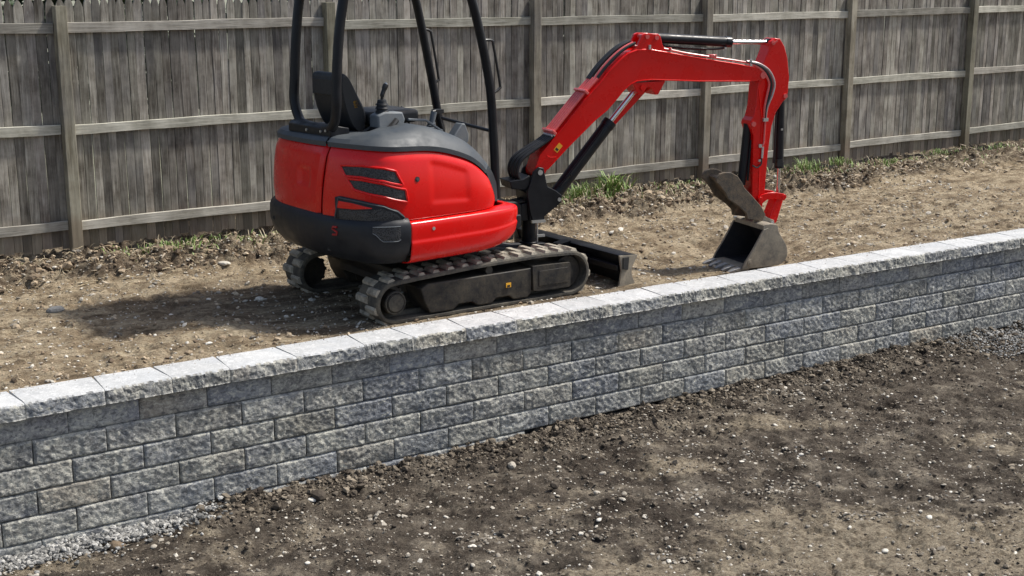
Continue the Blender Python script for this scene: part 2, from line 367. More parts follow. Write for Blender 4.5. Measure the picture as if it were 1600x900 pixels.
# ------------------------------------------------------------------ frames
FX, FY, FA = -3.7776, 11.4608, 0.6108          # fence line
WX0, WY0, WA, WW, WH, WZ = -2.6355, 7.5931, 0.5819, 0.4361, 0.1524, -0.0626   # wall
def wth(n): return WA - 0.00183 * (n - 10)
def wpath(n, off=0.0):                          # point on the wall's face line (towards the camera = positive off)
    k = 24; x = WX0; y = WY0; h = n / k
    for i in range(k):
        t = wth((i + 0.5) * h); x += math.cos(t) * WW * h; y += math.sin(t) * WW * h
    t = wth(n); return x + math.sin(t) * off, y - math.cos(t) * off, t
_ns = np.linspace(-12, 40, 521); _wp = np.array([wpath(float(n))[:2] for n in _ns])
def wall_dist(x, y):                            # signed distance in front (camera side) of the wall line, and station
    shp = x.shape; x = x.ravel(); y = y.ravel()
    th = WA; s = ((x - WX0) * math.cos(th) + (y - WY0) * math.sin(th)) / WW
    for _ in range(3):
        n = np.clip(s, -12, 40); px = np.interp(n, _ns, _wp[:, 0]); py = np.interp(n, _ns, _wp[:, 1]); t = wth(n)
        s = n + ((x - px) * np.cos(t) + (y - py) * np.sin(t)) / WW
    d = (x - px) * np.sin(t) - (y - py) * np.cos(t)
    return d.reshape(shp), s.reshape(shp)
def fence_t(x, y): return -((x - FX) * -math.sin(FA) + (y - FY) * math.cos(FA)), (x - FX) * math.cos(FA) + (y - FY) * math.sin(FA)  # distance in front of the fence, station

# ------------------------------------------------------------------ ground
def rut(d, c, wd): return np.exp(-((d - c) / wd) ** 2)
def upper_h(x, y):
    t, s = fence_t(x, y)
    d, _ = wall_dist(x, y); near = sstep(0.0, -0.30, d)
    edge = 0.95 + 0.30 * fbm(s, s * 0 + 3.3, 0.9, 3, 5) + 0.25 * np.where((s > 4) & (s < 9), 1, 0) * 1.0
    bank = sstep(edge, edge - 0.22, t)
    z = 0.035 * fbm(x, y, 1.1, 4) + 0.020 * fbm(x, y, 7, 3, 2)
    ru = np.abs(fbm(x, y, 5.2, 4, 7)) ; z = z + bank * (0.045 + 0.20 * ru + 0.06 * fbm(x, y, 18, 3, 9) - 0.06 * sstep(0.30, 0.0, t))
    z = z + 0.022 * fbm(x, y, 14, 4, 4) - 0.022 * sstep(0.16, 0.34, fbm(x, y, 7.5, 4, 21)) + 0.006 * np.abs(fbm(x, y, 45, 2, 6))
    ex = np.hypot(x - 1.9, (y - 11.7) * 1.0); pit = sstep(1.25, 0.5, ex); z = z * (1 - 0.6 * pit) - 0.128 * pit        # dug-out spot under the bucket
    tx = (x + 0.69) * math.cos(0.605) + (y - 10.53) * math.sin(0.605); ty = -(x + 0.69) * math.sin(0.605) + (y - 10.53) * math.cos(0.605)
    pad = sstep(1.9, 1.2, np.abs(tx)) * sstep(1.3, 0.9, np.abs(ty)); z = z * (1 - pad * 0.75) - pad * 0.045
    z = z * (0.35 + 0.65 * near) - 0.012 * (1 - near)
    shade_packed_k = np.exp(-(((x + 1.9) / 1.5) ** 2 + ((y - 10.0) / 0.55) ** 2)) + 0.5 * np.exp(-(((x - 0.6) / 1.0) ** 2 + ((y - 11.4) / 0.6) ** 2)) + 0.75 * pad * 1.0 + 0.25 * fbm(x, y, 0.7, 3, 8) - 0.04  # darkens soil where canopy and blade shade falls, and packed soil under the tracks
    return z, bank, shade_packed_k
def lower_h(x, y):
    d, s = wall_dist(x, y)
    z = -0.865 + 0.045 * fbm(x, y, 0.8, 3, 12) + 0.034 * fbm(x, y, 3.3, 4, 13) + 0.028 * np.abs(fbm(x, y, 9, 4, 14)) + 0.014 * fbm(x, y, 26, 3, 15) - 0.024 * sstep(0.14, 0.32, fbm(x, y, 6.5, 4, 22))
    toe = sstep(0.55, 0.0, d); cl = np.abs(fbm(x, y, 6, 4, 16))
    z = z + toe * (0.005 + 0.095 * cl) * sstep(1.0, 2.4, s) + 0.03 * sstep(8, 13, s) * toe
    z = z - 0.055 * toe * sstep(3.0, 0.0, s)
    return z
DRY = [(2.5, 7.45, 1.05, 2.0), (1.95, 9.65, .30, 1.3), (1.15, 8.75, .30, 1.1), (-2.75, 7.22, .38, 1.2), (0.75, 7.0, .45, 1.2), (3.6, 9.2, .5, .5), (4.3, 10.3, .6, .5), (0.2, 8.0, .22, .5), (1.7, 7.9, .3, .6)]
def lower_fn(x, y):
    dr = 0 * x
    for a, b, r, k in DRY:
        dx, dy = x - a, y - b; dr = dr + k * np.exp(-((dx / r) ** 2 + (dy / (r * .55)) ** 2))
    d, s = wall_dist(x, y)
    return lower_h(x, y), dr, sstep(0.5, 0.0, d)
def axis(segs):
    out = []
    for a, b, st in segs: out += list(np.arange(a, b, st))
    return np.array(out + [segs[-1][1]])
def sheet(name, us, vs, fn, mat, attrs=False):
    U, V = np.meshgrid(us, vs, indexing='ij')
    X = U * math.cos(WA) - V * math.sin(WA) + WX0; Y = U * math.sin(WA) + V * math.cos(WA) + WY0
    r = fn(X, Y)
    A = {}
    if attrs: Z, b, dm = r; A = dict(bank=b.ravel(), damp=dm.ravel())
    else: Z = r
    n, m = U.shape; i = np.arange(n * m).reshape(n, m)
    F = np.stack([i[:-1, :-1], i[1:, :-1], i[1:, 1:], i[:-1, 1:]], -1).reshape(-1, 4)
    me = np_mesh(name, np.stack([X, Y, Z], -1).reshape(-1, 3), F, mat, A)
    return link(name, me, kind='structure')
# upper terrace: its near edge tucks under the caps
def upper_fn(X, Y):
    z, b, dm = upper_h(X, Y); return z, b, dm
us = axis([(-60, -8, 4), (-8, -1.5, 0.25), (-1.5, 10.5, 0.025), (10.5, 16, 0.1), (16, 90, 4)])
ups = []
U, V = np.meshgrid(us, axis([(0.0, 4.2, 0.025), (4.2, 8, 0.2), (8, 30, 1.5), (30, 260, 12)]), indexing='ij')
# v is measured from the curved wall line so the sheet follows it
nst = U / WW; px = np.interp(nst, _ns, _wp[:, 0]) + np.where(nst > 40, (nst - 40) * WW * math.cos(WA), 0) + np.where(nst < -12, (nst + 12) * WW * math.cos(WA), 0)
py = np.interp(nst, _ns, _wp[:, 1]) + np.where(nst > 40, (nst - 40) * WW * math.sin(WA), 0) + np.where(nst < -12, (nst + 12) * WW * math.sin(WA), 0)
Vv = V + 0.12
X = px - math.sin(WA) * Vv; Y = py + math.cos(WA) * Vv
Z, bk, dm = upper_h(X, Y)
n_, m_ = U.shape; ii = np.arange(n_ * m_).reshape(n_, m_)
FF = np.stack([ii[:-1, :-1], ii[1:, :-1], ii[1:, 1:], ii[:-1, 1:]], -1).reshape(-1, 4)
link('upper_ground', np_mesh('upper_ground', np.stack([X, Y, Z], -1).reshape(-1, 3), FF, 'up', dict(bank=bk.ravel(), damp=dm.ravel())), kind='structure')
sheet('lower_ground', axis([(-60, -8, 4), (-8, -1.2, 0.2), (-1.2, 9.5, 0.022), (9.5, 16, 0.1), (16, 90, 4)]),
      axis([(-200, -20, 10), (-20, -7, 0.5), (-7, -4.2, 0.08), (-4.2, 0.35, 0.022)]), lower_fn, 'low', True)
# lawn beyond the fence, a few mm over the terrace
lw = MB(); c_, s_ = math.cos(FA), math.sin(FA)
def fp(s, t, z=0.0): return (FX + s * c_ + t * s_, FY + s * s_ - t * c_, z)   # t>0 in front of the fence
lw.grid([[fp(s, t, 0.09 if t > -3 else 0.10) for t in (-1.2, -3, -10, -40, -160)] for s in (-50, -20, 0, 10, 30, 80)])
link('far_lawn', lw.mesh('far_lawn', 'lawn'), kind='structure')

# ------------------------------------------------------------------ scattered stones
def ico(sub=1):
    bm = bmesh.new(); bmesh.ops.create_icosphere(bm, subdivisions=sub, radius=1)
    v = np.array([x.co[:] for x in bm.verts]); f = np.array([[q.index for q in p.verts] for p in bm.faces]); bm.free(); return v, f
ICO = {1: ico(1), 2: ico(2)}
def scatter(name, P, rad, mat, sub=1, flat=0.6, angular=0.3, tone=None, sink=0.35, smooth=True, **props):
    v0, f0 = ICO[sub]; n = len(P); nv = len(v0)
    sc = rad[:, None] * np.stack([nrs.uniform(0.75, 1.35, n), nrs.uniform(0.7, 1.1, n), flat * nrs.uniform(0.7, 1.3, n)], -1)
    V = v0[None] * (1 + angular * (nrs.rand(n, nv, 1) - 0.5) * 2); V = V * sc[:, None, :]
    a = nrs.rand(n) * 2 * math.pi; b = nrs.normal(0, 0.35, n)
    ca, sa, cb, sb = np.cos(a), np.sin(a), np.cos(b), np.sin(b)
    x = V[:, :, 0] * cb[:, None] + V[:, :, 2] * sb[:, None]; z = -V[:, :, 0] * sb[:, None] + V[:, :, 2] * cb[:, None]; y = V[:, :, 1]
    X = x * ca[:, None] - y * sa[:, None]; Y = x * sa[:, None] + y * ca[:, None]
    W = np.stack([X + P[:, None, 0], Y + P[:, None, 1], z + P[:, None, 2] + (sc[:, 2] * (1 - 2 * sink))[:, None]], -1)
    F = (f0[None] + (np.arange(n) * nv)[:, None, None]).reshape(-1, 3)
    tn = nrs.rand(n) if tone is None else tone
    me = np_mesh(name, W.reshape(-1, 3), F, mat, dict(tone=np.repeat(tn, nv)), smooth)
    return link(name, me, kind='stuff', **props)
def wl(u, v):       # wall-run coordinates (u along, v>0 behind the wall) to world
    nst = u / WW; px = np.interp(nst, _ns, _wp[:, 0]); py = np.interp(nst, _ns, _wp[:, 1]); t = wth(nst)
    return px - np.sin(t) * v, py + np.cos(t) * v
def rads(n, lo, hi, k=2.6): return lo * (1 - nrs.rand(n) * (1 - (lo / hi) ** k)) ** (-1 / k)
def keep(x, y, sc, thr, seed): return fbm(x, y, sc, 3, seed) > thr
# pebbles on the lower ground
n = 15000; u = nrs.uniform(-1.2, 9.5, n); v = -nrs.uniform(0.03, 4.2, n); x, y = wl(u, v)
k = (fbm(x, y, 1.3, 3, 31) + 0.9 * np.maximum(fbm(x, y, 4.5, 3, 36), 0) + 0.22 * nrs.normal(0, 1, n) > -0.04); x, y = x[k], y[k]; r = rads(len(x), 0.005, 0.020, 2.4)
scatter('lower_pebbles', np.stack([x, y, lower_h(x, y)], -1), r, 'peb', 1, 0.45, 0.38, tone=np.clip(nrs.normal(0.50, 0.30, len(x)), 0, 1), sink=0.34, smooth=False)
n = 380; u = nrs.uniform(-1.0, 9, n); v = -nrs.uniform(0.05, 4.0, n); x, y = wl(u, v); r = rads(n, 0.010, 0.026, 3)
scatter('lower_stones', np.stack([x, y, lower_h(x, y)], -1), r, 'peb', 2, 0.5, 0.16, tone=np.clip(nrs.normal(0.75, 0.22, n), 0, 1), sink=0.33)
# soil clods, thick along the wall's foot
n = 9000; u = nrs.uniform(-1.2, 9.5, n); v = -np.abs(nrs.exponential(0.22, n)) - 0.02; k = u > 0.5 + 0.6 * nrs.rand(n); u, v = u[k], v[k]; x, y = wl(u, v)
scatter('wall_foot_clods', np.stack([x, y, lower_h(x, y)], -1), rads(len(x), 0.006, 0.034, 2.3), 'clod', 1, 0.75, 0.35, sink=0.25, smooth=False)
n = 26000; u = nrs.uniform(-1.2, 9.5, n); v = -nrs.uniform(0.03, 4.2, n); x, y = wl(u, v); k = keep(x, y, 2.1, -0.02, 33) ; x, y = x[k], y[k]
scatter('lower_clods', np.stack([x, y, lower_h(x, y)], -1), rads(len(x), 0.004, 0.024, 2.6), 'clod', 1, 0.6, 0.35, sink=0.32, smooth=False)
CL = [(1.75, 8.95), (2.05, 9.05), (0.35, 8.0), (-0.2, 7.6), (2.9, 8.2), (1.1, 8.2), (0.05, 7.05), (3.3, 10.2), (2.6, 10.6), (1.0, 7.3), (2.2, 7.9), (0.9, 9.3)] + [(rng.uniform(-1.6, 4.5), rng.uniform(7.1, 10.5)) for _ in range(12)]
xs, ys = [], []
for a, b in CL:
    m_ = rng.randrange(18, 60); xs += list(a + nrs.normal(0, .11, m_)); ys += list(b + nrs.normal(0, .06, m_))
x, y = np.array(xs), np.array(ys); d_, s_2 = wall_dist(x, y); x, y = x[d_ > .05], y[d_ > .05]
scatter('stone_clusters', np.stack([x, y, lower_h(x, y)], -1), rads(len(x), 0.008, 0.024, 2.4), 'peb', 1, 0.5, 0.38, tone=np.clip(nrs.normal(0.42, 0.3, len(x)), 0, 1), sink=0.28, smooth=False)
# crushed gravel at both ends of the wall's foot
n = 5200; u = nrs.uniform(-1.0, 0.95, n); v = -np.abs(nrs.normal(0, 0.12, n)) - 0.01; k = nrs.rand(n) < sstep(0.95, 0.35, u); u, v = u[k], v[k]; x, y = wl(u, v)
scatter('gravel_left', np.stack([x, y, lower_h(x, y) + nrs.rand(len(x)) * 0.022], -1), rads(len(x), 0.009, 0.023, 3), 'grav', 1, 0.7, 0.25, sink=0.2, smooth=False)
n = 8000; u = nrs.uniform(7.4, 10.5, n); v = -np.abs(nrs.uniform(0, 0.7, n)); k = nrs.rand(n) < sstep(7.5, 8.4, u + 0.4 * v); u, v = u[k], v[k]; x, y = wl(u, v)
scatter('gravel_right', np.stack([x, y, lower_h(x, y) + nrs.rand(len(x)) * 0.015], -1), rads(len(x), 0.006, 0.016, 3), 'grav', 1, 0.7, 0.25, sink=0.2, smooth=False)
# upper terrace: pebbles and tan clods, rough bank by the fence
n = 19000; u = nrs.uniform(-1.4, 11.5, n); v = nrs.uniform(0.30, 4.0, n); x, y = wl(u, v); t, s = fence_t(x, y); bnk = upper_h(x, y)[1]
k = (t > 0.02) & (nrs.rand(n) < 0.34 + 0.66 * bnk + 0.5 * bnk * (s < 2)); x, y = x[k], y[k]; z = upper_h(x, y)[0]
scatter('upper_pebbles', np.stack([x, y, z], -1), rads(len(x), 0.006, 0.034, 2.3), 'peb', 1, 0.5, 0.32, tone=np.clip(nrs.normal(0.68, 0.25, len(x)), 0, 1), sink=0.3, smooth=False)
n = 36000; u = nrs.uniform(-1.4, 11.5, n); v = nrs.uniform(0.27, 4.0, n); x, y = wl(u, v); t, s = fence_t(x, y); bnk = upper_h(x, y)[1]
k = (t > 0.02) & (nrs.rand(n) < 0.22 + 0.8 * bnk + 0.5 * sstep(0.9, 0.3, v) * sstep(5, 2, u)); x, y, bnk = x[k], y[k], bnk[k]; z = upper_h(x, y)[0]
scatter('upper_clods', np.stack([x, y, z], -1), rads(len(x), 0.007, 0.05, 2.3) * (0.6 + 0.5 * bnk), 'clod2', 1, 0.65, 0.35, tone=np.clip(nrs.normal(0.6, 0.22, len(x)) - 0.15 * bnk, 0, 1), sink=0.28, smooth=False)
# roots / straw in the bank
mb = MB()
for i in range(1500):
    s = rng.uniform(-1, 14.5); t = abs(rng.gauss(0.45, 0.3)) + 0.05; p = fp(s, t); z = float(upper_h(np.array([p[0]]), np.array([p[1]]))[0][0])
    a = rng.uniform(0, 6.28); L = rng.uniform(0.04, 0.16); d = Vector((math.cos(a), math.sin(a), 0)) * L
    q = Vector((p[0], p[1], z + rng.uniform(0.005, 0.03)))
    mb.tube([q, q + d * 0.5 + Vector((0, 0, rng.uniform(-0.01, 0.03))), q + d], rng.uniform(0.0015, 0.004), 4)
link('dry_roots', mb.mesh('dry_roots', 'straw', 0), kind='stuff')

# single rocks that stand out
def rock(x, y, r, tone, label, zfn, flat=0.6, mat='peb'):
    v0, f0 = ICO[2]; V = v0 * (1 + 0.22 * np.array([mnoise.noise(Vector(p) * 1.3 + Vector((x, y, 3))) for p in v0]))[:, None] * np.array([1.2, 0.85, flat]) * r
    me = np_mesh('rock', V, f0, mat, dict(tone=np.full(len(V), tone)), False)
    o = link('rock', me, None, (x, y, float(zfn(np.array([x]), np.array([y]))) + r * flat * 0.35), (0, 0, rng.uniform(0, 3)))
    o['label'] = label; o['category'] = 'rock'
uz = lambda a, b: upper_h(a, b)[0][0]
lz = lambda a, b: lower_h(a, b)[0]
rock(-3.40, 9.72, 0.058, 0.35, 'blue grey rock lying alone on the tan path at the far left below the fence', uz, 0.55, 'grav')
rock(-1.98, 10.25, 0.035, 0.9, 'pale stone on the soil darkened by painted shade left of the machine', uz)
rock(-2.45, 11.2, 0.05, 0.85, 'flat whitish stone on the path edge below the second fence bay', uz, 0.4)
rock(0.0, 8.72, 0.034, 0.7, 'round tan stone on the dark soil just below the middle of the block wall', lz, 0.8)
rock(-1.25, 8.16, 0.055, 0.2, 'brown stone half buried against the foot of the wall left of centre', lz, 0.75, 'clod')
rock(-2.36, 7.47, 0.055, 0.25, 'big brown earth lump at the right end of the white gravel patch', lz, 0.7, 'clod2')

mb = MB(); mb.grid([[(0.032 * math.sin(a) * math.cos(b), 0.032 * math.sin(a) * math.sin(b), 0.032 * math.cos(a)) for b in np.linspace(0, 2 * math.pi, 17)[:-1]] for a in np.linspace(0.01, math.pi - 0.01, 10)], True)
bx, by = fp(6.72, 0.42)[:2]; o = link('ball', mb.mesh('ball', 'ball', 0), None, (bx, by, float(upper_h(np.array([bx]), np.array([by]))[0][0]) + 0.024)); o['label'] = 'small faded red ball lying on the soil bank left of the bucket thumb'; o['category'] = 'ball'
# splintered wood chips on the bank at the right
mb = MB()
for i in range(420):
    s = rng.gauss(11.2, 0.9) if i < 300 else rng.uniform(-1, 14); t = abs(rng.gauss(0.55, 0.25)) + 0.08; p = fp(s, t); z = float(upper_h(np.array([p[0]]), np.array([p[1]]))[0][0])
    mb.box((p[0], p[1], z + rng.uniform(0.008, 0.03)), (rng.uniform(0.025, 0.11), rng.uniform(0.008, 0.028), rng.uniform(0.003, 0.008)), rng.uniform(0, 3.1), rng.gauss(0, 0.35), rng.gauss(0, 0.3))
link('wood_chips', mb.mesh('wood_chips', 'chip', 0), kind='stuff')
# ------------------------------------------------------------------ retaining wall
wall = empty('retaining_wall', (WX0, WY0, -0.9), 0, 'low grey retaining wall of split face concrete blocks with pale flat caps', 'retaining wall')
def block_mesh(seed, w, h, depth, mat, amp, edge, lean=0.0, nx=22, nz=9):
    # face in x-z looking to -y; origin at the block's left top front corner
    rr = random.Random(seed); off = Vector((seed * 7.3, seed * 3.1, 0)); mb = MB(); rows = []
    facets = [(rr.uniform(0, w), rr.uniform(-h, 0), rr.uniform(-1, 1), rr.uniform(-1, 1), rr.uniform(-1, 1)) for _ in range(7)]
    for j in range(nz + 1):
        row = []
        for i in range(nx + 1):
            x = w * i / nx; z = -h * j / nz
            ed = min(x, w - x, -z, z + h)
            e = min(1, ed / edge) if edge > 0 else 1; e = math.sin(e * math.pi / 2) if e < 1 else 1
            p = Vector((x * 9, z * 9, 0)) + off
            nz_ = mnoise.noise(p) * 0.8 + (0.45 - abs(mnoise.noise(p * 1.9)) * 1.6) * 0.8 + mnoise.noise(p * 4.3) * 0.62 + mnoise.noise(p * 9.5) * 0.62
            f = min(facets, key=lambda q: (q[0] - x) ** 2 + (q[1] - z) ** 2)
            fz = (f[2] * (x - f[0]) / w + f[3] * (z - f[1]) / h) * 0.9
            y = -(amp * (nz_ + fz) + amp * 0.9) * e + (1 - e) * 0.006
            if z > -0.0001: y += 0.006
            row.append((x + 0.0012 * mnoise.noise(p * 3), y + lean * (z + h), z + 0.0015 * mnoise.noise(p * 3.3) * (1 - e)))
        rows.append(row)
    mb.grid(rows)
    b = 0.006
    per = rows[0] + [r[-1] for r in rows[1:]] + rows[-1][-2::-1] + [r[0] for r in rows[-2:0:-1]]
    back = [(x, depth, z) for x, y, z in per]; k = len(per)
    mb.add(per + back, [(i, i + k, (i + 1) % k + k, (i + 1) % k) for i in range(k)] + [tuple(range(2 * k - 1, k - 1, -1))])
    return mb.mesh('wall_block', mat, 0)
G = 0.0022
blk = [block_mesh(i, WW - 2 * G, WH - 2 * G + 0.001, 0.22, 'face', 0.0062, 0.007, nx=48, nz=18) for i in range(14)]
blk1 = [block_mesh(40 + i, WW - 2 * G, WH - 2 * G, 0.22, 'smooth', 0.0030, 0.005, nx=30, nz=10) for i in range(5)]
for row in range(6):
    k = 0
    for n in range(-4, 29):
        st = n + (0.0 if row % 2 == 0 else 0.5)
        if row == 5 and st > 6.6: continue
        if row == 4 and st > 27: continue
        off = 0.0075 * row + rng.uniform(-0.003, 0.003) + (0.002 if row else -0.008)
        x, y, t = wpath(st, off); t = wth(st + 0.5)
        me = (blk1 if row == 0 else blk)[rng.randrange(5 if row == 0 else 14)]
        link('block', me, wall, (x - WX0 + G * math.cos(t), y - WY0 + G * math.sin(t), WZ - WH * row - G + 0.9 + rng.uniform(-0.001, 0.001)), (rng.uniform(-0.008, 0.004), 0, t + rng.uniform(-0.006, 0.006)))
caps = [-4.6, -3.6, -2.55, -1.6, -.57, .5, 1.46, 2.32, 3.38, 4.52, 5.38, 6.35, 7.33, 8.43, 9.32, 10.43, 11.3, 12.25, 13.35, 14.36, 15.4, 16.35, 17.3, 18.4, 19.3, 20.3, 21.35, 22.3, 23.3, 24.3, 25.3, 26.3, 27.3]
CH, CD = 0.092, 0.30
def cap_mesh(seed, w):
    mb = MB(); nx, nz = 48, 9; off = Vector((seed * 5.1, 2, 9)); rows = []
    sk = (0.055 if seed % 2 else -0.03)
    for j in range(nz + 1):
        row = []
        for i in range(nx + 1):
            x = w * i / nx; z = CH - CH * j / nz; p = Vector((x * 11, z * 11, 0)) + off
            q = mnoise.noise(p) * 0.8 + mnoise.noise(p * 2.9) * 0.55 + mnoise.noise(p * 7) * 0.4
            e = min(1, min(x, w - x) / 0.015) ; ez = 1.0
            lean = -0.014 * (1 - z / CH)
            top = 0.0 if j else 0.008
            zz = z + (0 if j else 0.0) - (0.007 * abs(mnoise.noise(p * 2.3)) if j == 0 else 0)
            row.append((x, -(0.013 * q * e + 0.006 * mnoise.noise(p * 13)) + lean + (1 - e) * 0.004 + top, zz if j < nz else z + 0.003 * mnoise.noise(p * 2)))
        rows.append(row)
    mb.grid(rows)
    t = rows[0]; nb = 7; top = [t]
    for a in range(1, nb + 1):
        f = a / nb
        top.append([(x + sk * f * (1 - 2 * (i / nx)) * 0.5, y * (1 - f) + CD * f, CH + 0.0012 * mnoise.noise(Vector((x * 8, f * 4, seed)))) for i, (x, y, z) in enumerate(t)])
    mb.grid(top[::-1])
    bk = top[-1]; mb.grid([bk, [(x, y, 0) for x, y, z in bk], rows[-1]])
    for c in (0, -1):
        ff = [r[c] for r in rows]; tt = [r[c] for r in top]; bb = tt[-1]
        mb.add(tt + [(bb[0], bb[1], 0)] + ff[:0:-1], [tuple(range(len(tt) + len(ff)))])
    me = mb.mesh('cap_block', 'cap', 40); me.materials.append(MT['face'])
    for p in me.polygons:
        p.material_index = 1 if abs(p.normal.z) < 0.75 and p.center.y < 0.03 else 0
    return me
for i in range(len(caps) - 1):
    a, b = caps[i], caps[i + 1]; x, y, t = wpath(a, 0.036); t = wth((a + b) / 2); g = 0.0018
    me = cap_mesh(i, (b - a) * WW * 1.0 - 2 * g)
    link('cap_block', me, wall, (x - WX0 + g * math.cos(t), y - WY0 + g * math.sin(t), WZ + 0.9 + 0.0015 + rng.uniform(-0.0015, 0.0015)), (0, 0, t + rng.uniform(-0.004, 0.004)))
n = 900; u = nrs.uniform(-1.2, 11, n); v = 0.30 - np.abs(nrs.exponential(0.05, n)); v = np.clip(v, 0.0, 0.27) - 0.03; x, y = wl(u, v)
scatter('cap_crumbs', np.stack([x, y, np.full(n, WZ + CH + 0.0035)], -1), rads(n, 0.0015, 0.007, 2.6), 'clod2', 1, 0.6, 0.3, sink=0.35, smooth=False)
core = MB()
rows = []
for n in np.linspace(-4, 29, 67):
    a = wpath(float(n), -0.03); b = wpath(float(n), -0.24)
    rows.append([(a[0] - WX0, a[1] - WY0, -0.3), (a[0] - WX0, a[1] - WY0, 0.9 + WZ - 0.004), (b[0] - WX0, b[1] - WY0, 0.9 + WZ - 0.004), (b[0] - WX0, b[1] - WY0, -0.3)])
core.grid(rows, True)
link('core', core.mesh('core', 'core'), wall)

# ------------------------------------------------------------------ fence
fence = empty('wooden_fence', (FX, FY, 0), FA, 'tall weathered grey wooden stockade fence behind the red machine', 'fence')
S = 2.44
def picket_mesh(seed, w):
    rr = random.Random(seed); mb = MB(); n = 14; th = 0.012 + rr.uniform(0, 0.006); rows = []
    zs = [0, .15, .35, .6, .85, 1.1, 1.35, 1.6, 1.8, 2.04, 2.07, 2.09, 2.11, 2.13]
    tw = rr.uniform(-0.006, 0.006)
    for z in zs:
        f = 1 if z <= 2.04 else max(0.14, math.cos((z - 2.04) / 0.095 * math.pi / 2) ** 0.8)
        cx = 0.0025 * math.sin(z * rr.uniform(2, 2.2) + seed)
        hw = w / 2 * f + (0.0012 * math.sin(z * 9 + seed) if f == 1 else 0); yb = tw * (z - 1) * 0.5
        rows.append([(cx - hw, yb + 0.0015, z), (cx - hw * 0.93, yb, z), (cx + hw * 0.93, yb, z), (cx + hw, yb + 0.0015, z), (cx + hw, yb + th, z), (cx - hw, yb + th, z)])
    mb.grid(rows, True); mb.add(rows[0], [(0, 1, 2, 3, 4, 5)]); mb.add(rows[-1], [(5, 4, 3, 2, 1, 0)])
    return mb.mesh('picket', 'picket', 12)
ws = [0.067, 0.073, 0.081, 0.070, 0.077, 0.072, 0.084, 0.064]
pm = [picket_mesh(i, w_) for i, w_ in enumerate(ws)]
s = -2.1; npk = 0
while s < 15.2:
    k = rng.randrange(8); w_ = ws[k]
    gap = abs(rng.gauss(0.0015, 0.0012)) + 0.0008
    if s < 1.2: gap += max(0, rng.gauss(0.002, 0.003))
    if rng.random() < 0.08: gap += 0.003
    s += w_ / 2 + gap / 2
    link('picket', pm[k], fence, (s, 0.033 + rng.uniform(0, 0.005), 0.13 + rng.uniform(-0.022, 0.022)), (0, rng.gauss(0, 0.0014), rng.gauss(0, 0.012)))
    s += w_ / 2 + gap / 2; npk += 1
railz = {-2: (2.05, 1.21, .37), -1: (2.054, 1.208, .375), 0: (2.053, 1.198, .364), 1: (2.018, 1.167, .342), 2: (2.007, 1.167, .344), 3: (2.000, 1.172, .349), 4: (2.014, 1.175, .370), 5: (2.02, 1.200, .390), 6: (2.02, 1.2, .39)}
def rail_mesh(seed, L):
    mb = MB(); rows = []; n = 12
    for i in range(n + 1):
        x = -L / 2 + L * i / n; dz = 0.004 * math.sin(x * 2.1 + seed) + 0.0015 * math.sin(x * 9 + seed); hh = 0.041 + 0.002 * math.sin(x * 5 + seed * 2)
        rows.append([(x, -0.0, dz - hh), (x, -0.0, dz + hh - 0.003), (x, 0.003, dz + hh), (x, 0.029, dz + hh), (x, 0.029, dz - hh)])
    mb.grid(rows, True); mb.add(rows[0], [(0, 1, 2, 3, 4)]); mb.add(rows[-1], [(4, 3, 2, 1, 0)])
    return mb.mesh('rail', 'rail', 30)
rm = [rail_mesh(i, S - 0.098) for i in range(4)]
postx = {-1: -2.45, 0: -0.015, 1: 2.505, 2: 4.90, 3: 7.325, 4: 9.757, 5: 12.17, 6: 14.61}
for b in range(-1, 6):
    a0 = postx[b]; a1 = postx[b + 1]; L = a1 - a0 - 0.1
    for j, z in enumerate(railz[b]):
        nz = railz[b][j]
        me = rm[(b * 3 + j) % 4]
        o = link('rail', me, fence, ((a0 + a1) / 2, 0.0, z - 0.041), (0, rng.uniform(-0.003, 0.003), 0)); o.scale = (L / (S - 0.098), 1, 1)
def post_mesh(seed):
    mb = MB(); rows = []; w_ = 0.0475
    for z in (-0.3, 0, .4, .8, 1.2, 1.6, 2.0, 2.19):
        a = 0.003 * math.sin(z * 2 + seed)
        rows.append([(-w_ + a, -w_, z), (w_ + a, -w_, z), (w_ + a, w_, z), (-w_ + a, w_, z)])
    mb.grid(rows, True); mb.add(rows[0], [(3, 2, 1, 0)]); mb.add(rows[-1], [(0, 1, 2, 3)]); return mb.mesh('post', 'post', 30)
psm = [post_mesh(i) for i in range(3)]
for k, x in postx.items():
    o = bevel(link('post', psm[k % 3], fence, (x, -0.018, 0.0), (rng.uniform(-.004, .004), 0.004 if k == 0 else rng.uniform(-.003, .003), 0)), 0.004)
    if k == 0: o['label'] = 'twisted post with two knots and a brown lower half'

